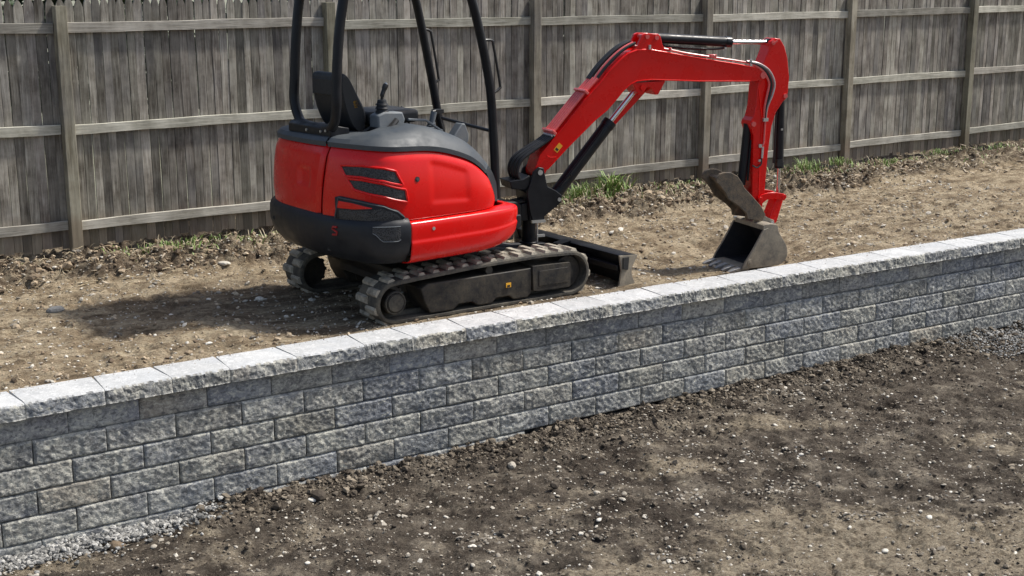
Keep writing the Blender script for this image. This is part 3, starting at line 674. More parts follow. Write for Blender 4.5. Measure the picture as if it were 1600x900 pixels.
# ------------------------------------------------------------------ trees beyond the fence
def tree(s, t, h, r, seed, label):
    rr = random.Random(seed); p = fp(s, -t)
    root = empty('conifer_tree', (p[0], p[1], 0.0), 0, label, 'tree', 'evergreens beyond the fence')
    mb = MB(); mb.tube([(0, 0, -0.1), (0.03, 0, h * 0.3), (0, 0.04, h * 0.7), (0, 0, h)], [0.16, 0.12, 0.07, 0.02], 8)
    for i in range(14):
        z = h * (0.15 + 0.055 * i); a = i * 2.4; L = r * (1 - z / h) * 0.9
        mb.tube([(0, 0, z), (math.cos(a) * L, math.sin(a) * L, z + 0.1)], [0.03, 0.008], 5)
    link('trunk', mb.mesh('trunk', 'bark'), root)
    n = 5200; zf = nrs.rand(n) ** 1.25; z = h * (0.12 + 0.88 * zf); rad = r * (1 - zf) ** 0.8 * np.sqrt(nrs.uniform(0.15, 1, n)) * (1 + 0.25 * np.sin(z * 7)); a = nrs.rand(n) * 6.283
    C = np.stack([np.cos(a) * rad, np.sin(a) * rad, z - 0.15 * rad], -1); V = np.zeros((n, 4, 3))
    d = np.stack([np.cos(a), np.sin(a), -0.25 + 0 * a], -1) + nrs.normal(0, .4, (n, 3)); e = nrs.normal(0, 1, (n, 3)); sz = nrs.uniform(0.08, 0.17, n)[:, None]
    d /= np.linalg.norm(d, axis=1)[:, None]; e = np.cross(d, e); e /= np.linalg.norm(e, axis=1)[:, None]
    V[:, 0] = C - d * sz; V[:, 1] = C + e * sz * 0.4; V[:, 2] = C + d * sz; V[:, 3] = C - e * sz * 0.4
    link('crown', np_mesh('crown', V.reshape(-1, 3), np.arange(n * 4).reshape(n, 4), 'conifer', smooth=False), root)
for i, (s, t, h, r) in enumerate([(0.5, 7.5, 5.2, 1.7), (3.4, 8.6, 6, 1.9), (6.6, 8, 5.5, 1.8), (9.8, 9.2, 6.2, 2.0), (13, 8.4, 5.6, 1.8)]):
    tree(s, t, h, r, i, 'dark evergreen tree beyond the fence, seen ' + ('just right of the leftmost post', 'behind the canopy posts of the machine', 'behind the bend of the boom', 'behind the digging arm', 'at the far right end')[i])

# ------------------------------------------------------------------ grass
def blades(n, spread, h0, h1, seed, mat='grass', wd=0.005):
    rr = random.Random(seed); mb = MB()
    for i in range(n):
        a = rr.uniform(0, 6.28); q = abs(rr.gauss(0, spread)); x = math.cos(a) * q * 1.5; y = math.sin(a) * q * 0.7
        h = rr.uniform(h0, h1) * (1 - 0.3 * min(1, q / (2 * spread))); b = rr.uniform(0, 6.28); ln = rr.uniform(0.1, 0.8) * h; dx, dy = math.cos(b), math.sin(b); w_ = wd * rr.uniform(0.6, 1.3); px_, py_ = -dy * w_, dx * w_
        pts = [(0, 0), (0.35 * ln, 0.5 * h), (0.8 * ln, 0.85 * h), (ln * 1.15, h * rr.uniform(0.7, 1.0))]
        vs = []
        for (u_, z), k in zip(pts, (1, 0.9, 0.6, 0.08)):
            vs += [(x + dx * u_ - px_ * k, y + dy * u_ - py_ * k, z), (x + dx * u_ + px_ * k, y + dy * u_ + py_ * k, z)]
        mb.add(vs, [(0, 1, 3, 2), (2, 3, 5, 4), (4, 5, 7, 6)])
    return mb.mesh('grass_tuft', mat, 0)
def tuft(s, t, n, spread, h0, h1, seed, label, wd=0.005):
    p = fp(s, t); z = float(upper_h(np.array([p[0]]), np.array([p[1]]))[0][0])
    o = empty('grass_tuft', (p[0], p[1], z), FA, label, 'grass', 'grass tufts along the fence')
    link('blades', blades(n, spread, h0, h1, seed, 'grass', wd), o, kind='stuff'); link('dry_blades', blades(n // 3, spread * 1.3, h0 * 0.7, h1 * 0.85, seed + 50, 'straw', wd * 0.8), o, kind='stuff')
for nm, mt_, cnt, sd in (('low_green_weeds', 'grass', 900, 71), ('dead_stalks', 'straw', 1300, 72)):
    rr = random.Random(sd); mb = MB()
    for i in range(cnt):
        s_0 = rr.gauss(rr.choice([0.6, 1.5, 4.9, 5.6, 6.6, 8.6, 9.6, 10.4, 11.6, 13.0]), 0.35); t_0 = abs(rr.gauss(0.28, 0.16)) + 0.04; p = fp(s_0, t_0); z = float(upper_h(np.array([p[0]]), np.array([p[1]]))[0][0])
        a = rr.uniform(0, 6.28); h = rr.uniform(0.015, 0.07) if mt_ == 'grass' else rr.uniform(0.01, 0.09); L = h * rr.uniform(0.3, 1.6); w_ = rr.uniform(0.003, 0.008) if mt_ == 'grass' else 0.0025; dx, dy = math.cos(a), math.sin(a)
        mb.add([(p[0] - dy * w_, p[1] + dx * w_, z), (p[0] + dy * w_, p[1] - dx * w_, z), (p[0] + dx * L * .6 + dy * w_, p[1] + dy * L * .6 - dx * w_, z + h * .8), (p[0] + dx * L * .6 - dy * w_, p[1] + dy * L * .6 + dx * w_, z + h * .8), (p[0] + dx * L, p[1] + dy * L, z + h)], [(0, 1, 2, 3), (3, 2, 4)])
    link(nm, mb.mesh(nm, mt_, 0), kind='stuff')
tuft(5.35, 0.22, 170, 0.12, 0.10, 0.30, 1, 'tall grass tuft beside the boom cylinder at the fence foot')
tuft(5.78, 0.24, 120, 0.10, 0.12, 0.32, 2, 'leafy green tuft right beside the tall one near the fence foot', 0.010)
tuft(8.72, 0.32, 190, 0.12, 0.08, 0.24, 3, 'bright grass tuft in front of the fence just right of the digging arm')
tuft(10.2, 0.35, 130, 0.16, 0.03, 0.10, 4, 'low green weeds in the fence bay right of the arm')
tuft(1.45, 0.22, 150, 0.12, 0.03, 0.09, 5, 'small bright green patch of grass on the bank left of the machine')
tuft(0.72, 0.25, 90, 0.12, 0.02, 0.07, 6, 'low thin weeds on the pebbly bank right of the leftmost post')
tuft(7.2, 0.35, 60, 0.08, 0.03, 0.10, 7, 'short weeds at the foot of the post behind the bucket')
tuft(11.3, 0.25, 70, 0.12, 0.03, 0.08, 8, 'sparse low grass under the last full fence bay')
tuft(1.0, 0.15, 60, 0.15, 0.02, 0.07, 9, 'thin grass right against the boards in the second bay')
tuft(4.75, 0.25, 90, 0.13, 0.04, 0.14, 11, 'low mixed weeds just left of the tall grass tuft')
tuft(6.4, 0.3, 70, 0.16, 0.03, 0.10, 12, 'thin pale weeds between the tall tufts and the post behind the bucket')
tuft(9.3, 0.3, 80, 0.12, 0.04, 0.12, 13, 'small weeds at the foot of the post right of the arm')
tuft(12.6, 0.3, 60, 0.15, 0.03, 0.09, 14, 'faint weeds at the fence foot near the right edge')
tuft(-0.5, 0.2, 40, 0.1, 0.03, 0.09, 10, 'withered weeds at the fence foot left of the leftmost post')



# ------------------------------------------------------------------ excavator
MX, MY, MYAW, MZ = -0.69, 10.53, 0.605, -0.012
exc = empty('mini_excavator', (MX, MY, MZ), MYAW, 'red and black mini excavator with open canopy standing on rubber tracks behind the block wall', 'excavator')
FR = dict(T=((0, 0, 0), 0.0), H=((0, 0, -MZ), 0.68 - MYAW), B=((0.95, -0.02, -MZ), 0.40 - MYAW))
def part(name, mb, mat, fr='H', angle=38, bev=None, parent=None, **props):
    me = mb.mesh(name, mat, angle)
    if parent is not None: o = link(name, me, parent, **props)
    else: o = link(name, me, exc, FR[fr][0], (0, 0, FR[fr][1]), **props)
    if bev: bevel(o, bev)
    return o
# --- house skin
def _cm(P, t):
    n = len(P); i = int(min(max(t, 0), n - 1 - 1e-9)); f = t - i
    a, b, c, d = P[max(i - 1, 0)], P[i], P[i + 1], P[min(i + 2, n - 1)]
    return 0.5 * ((2 * b) + (c - a) * f + (2 * a - 5 * b + 4 * c - d) * f * f + (3 * b - a - 3 * c + d) * f ** 3)
# stations round the house: red top edge R, crown of the grey cover C, inner edge I, foot of the red panels B
ST = [((-.5, .76, 1.25), (-.5, .66, 1.29), (-.5, .40, 1.30)),
      ((-.83, .71, 1.25), (-.78, .62, 1.30), (-.55, .40, 1.30)),
      ((-.96, .58, 1.25), (-.89, .52, 1.30), (-.6, .35, 1.31)),
      ((-1.03, .35, 1.255), (-.95, .32, 1.30), (-.6, .25, 1.31)),
      ((-1.055, 0, 1.26), (-.97, 0, 1.30), (-.6, .0, 1.31)),
      ((-1.05, -.3, 1.265), (-.96, -.28, 1.305), (-.6, -.15, 1.31)),
      ((-1.0, -.52, 1.265), (-.91, -.46, 1.315), (-.6, -.22, 1.32)),
      ((-.92, -.67, 1.26), (-.83, -.57, 1.34), (-.55, -.24, 1.35)),
      ((-.78, -.745, 1.25), (-.72, -.61, 1.345), (-.5, -.25, 1.355)),
      ((-.5, -.755, 1.235), (-.48, -.62, 1.358), (-.4, -.25, 1.365)),
      ((-.3, -.75, 1.195), (-.28, -.62, 1.315), (-.25, -.25, 1.325)),
      ((-.1, -.74, 1.12), (-.06, -.62, 1.22), (-.05, -.25, 1.23)),
      ((.05, -.71, 1.01), (.12, -.6, 1.07), (.12, -.25, 1.08)),
      ((.125, -.66, .89), (.215, -.58, .92), (.22, -.25, .93)),
      ((.14, -.65, .76), (.25, -.57, .72), (.25, -.25, .72))]
ST = [[np.array(p) for p in s] for s in ST]
_ctr = np.array([-.25, 0.0, 0])
def _foot(r):
    d = np.array([r[0] + .35, r[1] * 1.0, 0]); d /= np.linalg.norm(d)
    f = np.array([r[0], r[1], .735]) + d * 0.045; return f
FEET = [_foot(s[0]) for s in ST]; FEET[13] = np.array([.15, -.69, .735]); FEET[14] = np.array([.165, -.68, .735])
RT = [s[0] for s in ST]; CR = [s[1] for s in ST]; IN = [s[2] for s in ST]
def Ssurf(u, v):
    a = _cm(FEET, u); b = _cm(RT, u)
    p = a + (b - a) * v
    d = np.array([p[0] + .35, p[1], 0]); d /= np.linalg.norm(d)
    return p + d * (0.027 * np.sin(np.pi * min(max(v, 0), 1)) ** 0.8) if 0 < v < 1 else p
def Snorm(u, v, e=1e-3):
    n = np.cross(Ssurf(u + e, v) - Ssurf(u - e, v), Ssurf(u, min(v + e, .999)) - Ssurf(u, max(v - e, .001))); n /= np.linalg.norm(n)
    return n if n[0] * (Ssurf(u, v)[0] + .35) + n[1] * Ssurf(u, v)[1] > 0 else -n

# --- undercarriage
def loop_path(n=120):
    pts = []
    for a in np.linspace(-90, -265, 26): pts.append((-0.715 + 0.150 * math.cos(R(a)), 0.128 + 0.150 * math.sin(R(a))))
    pts = pts
    for x, z in ((-0.5, .292), (-0.25, .305), (0.0, .318), (.3, .326), (.6, .330)): pts.append((x, z))
    for a in np.linspace(85, -90, 26): pts.append((0.885 + 0.168 * math.cos(R(a)), 0.150 + 0.168 * math.sin(R(a))))
    for x, z in ((.6, -.022), (.2, -.022), (-.2, -.022), (-.5, -.022)): pts.append((x, z))
    P = np.array(pts); d = np.linalg.norm(np.roll(P, -1, 0) - P, axis=1); c = np.concatenate([[0], np.cumsum(d)])
    PP = np.vstack([P, P[:1]]); t = np.linspace(0, c[-1], n, endpoint=False)
    return np.stack([np.interp(t, c, PP[:, 0]), np.interp(t, c, PP[:, 1])], -1), c[-1]
def make_track(side):
    P, L = loop_path(138); y0 = -0.765 if side < 0 else 0.475; y1 = y0 + 0.29
    tg = np.roll(P, -1, 0) - np.roll(P, 1, 0); tg /= np.linalg.norm(tg, axis=1)[:, None]; nm = np.stack([-tg[:, 1], tg[:, 0]], -1)
    ce = P.mean(0); sgn = np.sign(((P - ce) * nm).sum(1).mean()); nm *= sgn
    mb = MB(); rows = []
    for p, q in zip(P, nm):
        prof = [(y0, 0.0), (y0 + .008, .012), (y1 - .008, .012), (y1, 0), (y1, -.018), (y1 - .05, -.022), (y1 - .12, -.022), (y1 - .13, -.05), (y0 + .13, -.05), (y0 + .12, -.022), (y0 + .05, -.022), (y0, -.018)]
        rows.append([(p[0] + q[0] * h, y, p[1] + q[1] * h) for y, h in prof])
    rows.append(rows[0]); mb.grid(rows, True)
    tr = part('track', mb, 'rubber', 'T', 30)
    if side < 0:
        tr['label'] = 'near dusty rubber track'
    # lugs: three staggered blocks per pitch
    def lugmesh(w, l, h):
        b = MB(); b.add([(-l, -w, 0), (l, -w, 0), (l, w, 0), (-l, w, 0), (-l * .62, -w * .92, h), (l * .62, -w * .92, h), (l * .62, w * .92, h), (-l * .62, w * .92, h)], [(3, 2, 1, 0), (4, 5, 6, 7), (0, 1, 5, 4), (1, 2, 6, 5), (2, 3, 7, 6), (3, 0, 4, 7)])
        return b.mesh('track_lug', 'lug', 20)
    ms = [lugmesh(.080, .032, .021), lugmesh(.072, .032, .021)]
    npch = 33
    for i in range(npch * 2):
        f = i / (npch * 2) * len(P); k = int(f) % len(P); fr_ = f - int(f); p = P[k] * (1 - fr_) + P[(k + 1) % len(P)] * fr_; q = nm[k]
        ang = math.atan2(q[0], q[1])
        if p[1] < 0.0 and abs(p[0]) < 0.6: pass
        yy = (y0 + 0.082) if i % 2 else (y1 - 0.078)
        o = link('track_lug', ms[i % 2], tr, (p[0] + q[0] * .010, yy, p[1] + q[1] * .010), (0, ang, rng.uniform(-.02, .02)))
    s = side; yo = y0 if side < 0 else y1       # outer plane
    e = -1 if side < 0 else 1
    # side frame
    poly = [(-.50, .205), (-.44, .235), (.50, .240), (.50, .045), (.46, .012), (.33, .012), (.29, .045), (.17, .045), (.13, .010), (0.0, .010), (-.05, .045), (-.17, .045), (-.22, .008), (-.42, .008), (-.47, .10)]
    b = MB(); b.prism(poly, yo - e * .005, yo - e * .26)
    fr_ = part('track_frame', b, 'steel', 'T', 30, .008)
    b = MB(); b.prism([(.50, .255), (.86, .245), (.87, .23), (.87, .06), (.86, .045), (.56, .05), (.51, .06)], yo + e * .006, yo - e * .25)
    b.box((.70, yo + e * .009, .15), (.28, .004, .12)); part('tensioner_cover', b, 'steel', 'T', 30, .012)
    if side < 0:
        b = MB(); b.box((.275, yo - .0035 + .007 * 0, .135), (.046, .004, .036)); part('sticker', b, 'yellow', parent=fr_)
        b = MB(); b.box((.275, yo - .0062, .128), (.026, .002, .016)); part('sticker_print', b, 'dark', parent=fr_)
    # sprocket, idler, rollers
    b = MB(); yc = y0 + .145
    b.cyl((-.715, yc - .03, .128), (-.715, yc + .03, .128), .118, 30)
    for a in range(11):
        t = a / 11 * 6.283; b.box((-.715 + .12 * math.cos(t), yc, .128 + .12 * math.sin(t)), (.028, .04, .024), 0, -t)
    b.cyl((-.715, yo - e * .012, .128), (-.715, yc, .128), .088, 28); b.cyl((-.715, yo - e * .002, .128), (-.715, yo - e * .03, .128), .070, 28)
    for a in range(9):
        t = a / 9 * 6.283; b.cyl((-.715 + .078 * math.cos(t), yo - e * .004, .128 + .078 * math.sin(t)), (-.715 + .078 * math.cos(t), yo - e * .02, .128 + .078 * math.sin(t)), .007, 6)
    spk = part('sprocket', b, 'steel', 'T', 35)
    b = MB(); b.cyl((-.715, yo - e * .001, .128), (-.715, yo + e * .004, .128), .062, 28); part('hub_cap', b, 'rubber', parent=spk)
    b = MB(); b.tube([(-.715 + .080 * math.cos(t), yo - e * .008, .128 + .080 * math.sin(t)) for t in np.linspace(0, 6.283, 29)], .005, 6, False); part('hub_ring', b, 'rubber', parent=spk)
    b = MB(); b.cyl((.885, y0 + .07, .150), (.885, y1 - .07, .150), .128, 30); b.cyl((.885, yo - e * .03, .150), (.885, yc, .150), .04, 16)
    part('idler', b, 'steel', 'T', 35)
    for x in (-.32, .06, .39):
        b = MB(); b.cyl((x, yo - e * .02, .055), (x, yo - e * .27, .055), .052, 18); b.cyl((x, yo - e * .012, .055), (x, yo - e * .02, .055), .03, 12)
        part('roller', b, 'steel', 'T', 35)
    b = MB(); b.cyl((.12, yo - e * .03, .265), (.12, yo - e * .2, .265), .032, 14); part('carrier_roller', b, 'steel', 'T', 35)
make_track(-1); make_track(1)
b = MB(); b.box((.0, 0, .23), (1.0, 1.0, .10)); b.box((0, 0, .30), (.62, .62, .08)); b.cyl((0, 0, .30), (0, 0, .41), .30, 32); b.cyl((0, 0, .36), (0, 0, .40), .34, 32)
for sx in (-.42, .42): b.box((sx, 0, .19), (.16, 1.05, .12))
part('undercarriage_frame', b, 'steel', 'T', 30, .008)
b = MB(); rows = []
sec = [(1.40, .225), (1.425, .235), (1.555, .222), (1.548, .20), (1.505, .14), (1.492, .08), (1.505, .02), (1.535, -.035), (1.50, -.038), (1.455, .02), (1.440, .09), (1.43, .16)]
b.grid([[(x, y, z) for x, z in sec] for y in np.linspace(-.76, .76, 3)], True)
bl = part('dozer_blade', b, 'black', 'T', 30, .003)
for y in (-.76, .76):
    b = MB(); b.prism([(1.37, .232), (1.56, .222), (1.50, .12), (1.50, .06), (1.55, -.045), (1.37, -.03), (1.395, .10)], y - .009, y + .009); part('blade_end_plate', b, 'bucket', parent=bl)
b = MB(); b.prism([(1.40, .215), (1.46, .215), (1.45, .11), (1.40, .12)], -.782, -.770); part('end_plate_slot', b, 'dark', parent=bl)
b = MB(); b.box((1.41, 0, .12), (.06, 1.45, .05)); part('blade_rib', b, 'black', parent=bl, bev=.006)
for y in (-.28, .28):
    b = MB(); b.prism([(.45, .27), (.7, .28), (1.0, .21), (1.42, .17), (1.42, .07), (1.0, .12), (.45, .17)], y - .04, y + .04); part('blade_arm', b, 'black', 'T', 30, .008)
b = MB(); b.cyl((.5, 0, .26), (1.0, 0, .2), .045, 14); b.cyl((1.0, 0, .2), (1.40, 0, .15), .022, 12); b.prism([(1.30, .22), (1.42, .24), (1.42, .08), (1.30, .10)], -.05, .05); part('blade_cylinder', b, 'black', 'T', 35)

# --- house
def strip(us, vs, fn): return [[tuple(fn(u, v)) for v in vs] for u in us]
def smooth01(a, b, x): t = min(max((x - a) / (b - a), 0), 1); return t * t * (3 - 2 * t)
def Spanel(u, v):
    p = Ssurf(u, v); d = 0
    w1 = smooth01(8.9, 9.15, u) * smooth01(10.75, 10.45, u) * smooth01(.17, .26, v) * smooth01(.86 - .05 * (u - 8.9), .76 - .05 * (u - 8.9), v)
    w2 = smooth01(3.80, 3.88, u) * smooth01(4.34, 4.26, u) * smooth01(.36, .42, v) * smooth01(.66, .60, v)
    w3 = max(0, (v - .84) / .16)
    d = .008 * w1 + .020 * w2 + 0.020 * w3
    n = Snorm(u, min(max(v, .01), .99)); return p - n * d
def seam_u(v): return 4.72 + .27 * v
vs = np.linspace(0, 1, 33)
def panel(name, ua, ub, n, mat='red'):
    rows = []
    for i in range(n + 1):
        rows.append([])
        for v in vs:
            a = ua(v) if callable(ua) else ua; c = ub(v) if callable(ub) else ub
            f = i / n; e = 0
            p = Spanel(a + (c - a) * f, v)
            # rolled edge
            ed = min(f, 1 - f) * n
            if ed < 1: nn = Snorm(a + (c - a) * f, min(max(v, .01), .99)); p = p - nn * .010
            rows[-1].append(tuple(p))
    mb = MB(); mb.grid(rows); o = part(name, mb, mat, 'H', 60)
    m = o.modifiers.new('solid', 'SOLIDIFY'); m.thickness = .012; m.offset = -1 if True else 1
    return o
rear = panel('engine_cover', 0.0, lambda v: seam_u(v) - .035, 74)
side = panel('side_panel', lambda v: seam_u(v) + .035, 13.0, 130)
mb = MB(); rows = []
for u in np.linspace(0, 14, 90):
    rows.append([tuple(Ssurf(u, v) - Snorm(u, .5) * .03 - np.array([0, 0, .015])) for v in (0, .25, .5, .75, 1)] + [tuple(IN[min(int(u), 14)] * 0.999 - np.array([0, 0, .05]))])
mb.grid(rows); part('house_core', mb, 'dark', 'H')
# grey covers
def cover(name, u0, u1, n):
    rows = []
    for u in np.linspace(u0, u1, n):
        r, c, i = _cm(RT, u), _cm(CR, u), _cm(IN, u)
        d = np.array([r[0] + .35, r[1], 0]); d /= np.linalg.norm(d)
        lo = r + d * .010 + np.array([0, 0, -.022 if u < 12 else -.01]); r1 = r + d * .012 + np.array([0, 0, .012]); 
        m1 = r1 * .70 + c * .30 + np.array([0, 0, .018]) + d * (.02 if u > 12 else .004)
        if u > 12: 
            g = min(1, (u - 12)); m1 = m1 + np.array([.03 * g, 0, -.018 * g])
        cc = c + np.array([0, 0, .010]); m2 = c * .5 + i * .5 + np.array([0, 0, .012])
        arc = catmull([tuple(q) for q in (m1, cc, m2, i)], 5)
        rows.append([tuple(q) for q in (lo, r1)] + arc + [tuple(i - np.array([0, 0, .28 if u > 6 else .10]))])
    mb = MB(); mb.grid(rows); o = part(name, mb, 'grey', 'H', 28)
    return o
cover('rear_cover', 0.0, 4.93, 50); cover('hood_cover', 5.0, 14.0, 110)
b = MB(); b.tube([tuple(_cm(RT, 4.965) + np.array([-.006, -.006, .012])), tuple(_cm(CR, 4.965) + np.array([0, 0, .006])), tuple(_cm(IN, 4.965))], .004, 6); part('cover_seam', b, 'lgrey')
# vents
def resample(pl, n):
    P = np.array(pl, float); d = np.linalg.norm(np.diff(P, axis=0) * [.16, .5], axis=1); c = np.concatenate([[0], np.cumsum(d)])
    t = np.linspace(0, c[-1], n); return np.stack([np.interp(t, c, P[:, 0]), np.interp(t, c, P[:, 1])], -1)
def patch(top, bot, n, m, off, edge=0.0):
    A, B_ = resample(top, n), resample(bot, n); rows = []
    for i in range(n):
        row = []
        for j in range(m):
            f = j / (m - 1); uv = A[i] * (1 - f) + B_[i] * f
            p = Spanel(uv[0], uv[1]) + Snorm(uv[0], uv[1]) * (off if 0 < i < n - 1 and 0 < j < m - 1 else off - edge)
            row.append(tuple(p))
        rows.append(row)
    mb = MB(); mb.grid(rows); return mb
def rim(loop, r, off, closed=True):
    P = resample(loop + ([loop[0]] if closed else []), 60)
    return MB().tube([tuple(Spanel(u, v) + Snorm(u, v) * off) for u, v in P], r, 8, not closed)
V1 = ([(5.6, .735), (6.55, .752), (7.55, .735), (8.0, .70)], [(5.82, .60), (6.55, .60), (7.55, .56), (8.22, .50)])
V2 = ([(5.90, .565), (6.55, .568), (7.55, .525), (8.28, .44)], [(6.2, .43), (6.85, .385), (7.55, .35), (8.33, .262)])
for a, c in (V1, V2):
    o = part('vent_grille', patch(a, c, 26, 6, .0045, .003), 'mesh', parent=side)
    part('vent_rim', rim(a + c[::-1], .0085, .004), 'red', parent=side)
for a, c in (V1, V2):
    mbs = MB()
b = MB(); p = Spanel(8.6, .567); nn = Snorm(8.6, .567); b.cyl(tuple(p - nn * .002), tuple(p + nn * .004), .019, 20); b2 = part('key_lock', b, 'dark', parent=side)
b = MB(); b.cyl(tuple(p + nn * .003), tuple(p + nn * .007), .010, 14); part('lock_barrel', b, 'grey', parent=side)
# black louvre frame set into the lower rear corner
FT, FB = [(5.38, .30), (5.6, .325), (6.55, .292), (7.5, .24), (8.05, .16), (8.22, .08)], [(5.38, -.03), (6.0, -.03), (7.0, -.03), (8.30, -.03)]
lf = part('louvre_frame', patch(FT, FB, 34, 10, .020, .018), 'bumper', 'H', 50)
part('red_inset', patch([(5.55, .265), (6.2, .25), (7.0, .205)], [(5.52, .165), (6.2, .170), (7.0, .195)], 16, 4, .0235, .002), 'red', parent=lf)
part('vent_grille', patch([(5.6, .145), (6.9, .165), (7.4, .20), (7.95, .13), (8.15, .03)], [(5.6, .02), (6.5, .01), (7.4, .01), (8.15, .01)], 26, 6, .0225, .002), 'mesh', parent=lf)
part('highlight_rim', rim([(5.42, .03), (5.6, .305), (6.55, .275), (7.5, .222), (8.0, .145), (8.2, .06)], .006, .021, False), 'grey', parent=lf)  # lighter grey tube stands in for the highlight on the frame's top edge
# bumper
BP = [(-.45, .84), (-.85, .79), (-1.02, .63), (-1.095, .35), (-1.125, 0), (-1.115, -.3), (-1.07, -.55), (-.99, -.72), (-.87, -.81), (-.79, -.835), (-.725, -.84)]
def offset_path(P, off):
    P = np.array(P); t = np.gradient(P, axis=0); t /= np.linalg.norm(t, axis=1)[:, None]; nrm = np.stack([t[:, 1], -t[:, 0]], -1)
    c = P.mean(0) + np.array([.0, .5]); s_ = np.sign(((P - c) * nrm).sum(1).mean()); return P + nrm * s_ * off
pth = catmull([(x, y, 0) for x, y in BP], 8); pxy = [(a, c) for a, c, _ in pth]
prof = [(-.20, .425), (-.13, .43), (-.085, .45), (-.03, .515), (-.004, .60), (0, .65), (-.002, .70), (-.010, .722), (-.028, .738), (-.085, .748)]
cols = [[(float(x), float(y), z + .014 * (1 if z < .6 else 0) * 0) for x, y in offset_path(pxy, o)] for o, z in prof]
rows = [[cols[j][i] for j in range(len(prof))] for i in range(len(pxy))]
mb = MB(); mb.grid(rows); bp = part('counterweight', mb, 'bumper', 'H', 45)
m = bp.modifiers.new('solid', 'SOLIDIFY'); m.thickness = .03; m.offset = 0; 
def on_bumper(t_, z, out=.003):   # station along the bumper's plan curve -> point and tangent
    f = t_ * 8; k = int(f); a = np.interp(z, [q[1] for q in prof], [q[0] for q in prof])
    pp = offset_path(pxy, a + out); pp = pp[k] * (1 - f + k) + pp[min(k + 1, len(pp) - 1)] * (f - k)
    t = np.array(pxy[min(k + 1, len(pxy) - 1)]) - np.array(pxy[k - 1]); t /= np.linalg.norm(t); return pp, t
gr = MB(); rows = []
for i, x in enumerate(np.linspace(7.15, 8.75, 12)):
    f = i / 11; zt = .705; zb = .668 - .062 * smooth01(0, .30, f) + .012 * smooth01(.85, 1, f)
    rows.append([])
    for j in range(4):
        z = zt + (zb - zt) * j / 3; q = on_bumper(x, z, .018)[0]; rows[-1].append((float(q[0]), float(q[1]), z))
gr.grid(rows); g_ = part('vent_grille', gr, 'mesh', parent=bp)
b = MB(); b.tube([(r_[0][0], r_[0][1] - .002, r_[0][2] + .004) for r_ in rows], .003, 6); b.tube([(r_[3][0], r_[3][1] - .002, r_[3][2] - .003) for r_ in rows], .003, 6); part('vent_rim', b, 'lgrey', parent=bp)
# red brand mark: a slanting S-like stroke
mk = MB(); pp, tt = on_bumper(5.55, .655, .017); zz = .655
mk.tube([(pp[0] + tt[0] * a * .030, pp[1] + tt[1] * a * .030, zz + c * .030) for a, c in ((.8, 1), (-.6, .9), (-.8, .35), (.1, .05), (.8, -.25), (.6, -.85), (-.8, -1))], .0085, 6); part('brand_mark', mk, 'redmark', parent=bp)
for x, z in ((2.6, .62), (5.1, .50)):
    pp, tt = on_bumper(x, z, .012); b = MB(); b.cyl((pp[0] + .03, pp[1] + .03, z), (pp[0] - .004, pp[1] - .004, z), .016, 14); part('tie_hole', b, 'dark', parent=bp)
# skirt
SP = [(-.715, -.842), (-.45, -.842), (-.1, -.828), (.15, -.805), (.30, -.765), (.375, -.70), (.40, -.60), (.405, -.40), (.405, -.10)]
pth2 = catmull([(x, y, 0) for x, y in SP], 8); sxy = [(a, c) for a, c, _ in pth2]
def sprof(k):
    f = k / (len(sxy) - 1); zb = .415 + .11 * smooth01(.25, .72, f); zt = .725 - .0 * f; h = zt - zb
    return [(-.16, zb - .01), (-.05, zb), (-.012, zb + .03), (-.002, zb + h * .35), (.006, zb + h * .50), (-.004, zb + h * .56), (0, zb + h * .66), (.0, zb + h * .88), (-.006, zt - .012), (-.02, zt), (-.12, zt + .014)]
rows = []
for k in range(len(sxy)):
    pr = sprof(k); rows.append([tuple(offset_path(sxy, o)[k]) + (z,) for o, z in pr])
mb = MB(); mb.grid(rows); sk = part('side_skirt', mb, 'red', 'H', 50); m = sk.modifiers.new('solid', 'SOLIDIFY'); m.thickness = .012; m.offset = -1
ss = sk.modifiers.new('sub', 'SUBSURF'); ss.levels = 1; ss.render_levels = 2
b = MB(); b.cyl((-.52, -.835, .66), (-.52, -.846, .66), .013, 16); part('bolt', b, 'zinc', parent=sk)
b = MB(); b.cyl((.26, -.62, .735), (.26, -.62, .748), .03, 18); part('filler_cap', b, 'red', parent=sk)
# deck, floor
b = MB(); b.box((-.25, 0, .50), (1.30, 1.25, .14)); b.box((-.1, .0, .60), (.95, 1.5, .10)); b.box((.1, .26, .705), (.64, .98, .03)); part('deck', b, 'black', 'H', 30, .01)
b = MB(); b.prism([(.25, .46), (.80, .40), (.86, .42), (.86, .60), (.80, .63), (.25, .68)], -.17, .17); part('swing_support', b, 'black', 'H', 30, .012)
b = MB(); b.box((.30, -.24, .73), (.26, .30, .03)); b.box((.52, -.05, .66), (.2, .22, .06)); part('foot_plate', b, 'lgrey', 'H', 30, .006)
# seat pedestal
b = MB(); b.box((-.38, .12, 1.12), (.42, .55, .42)); part('seat_pedestal', b, 'black', 'H', 30, .02)
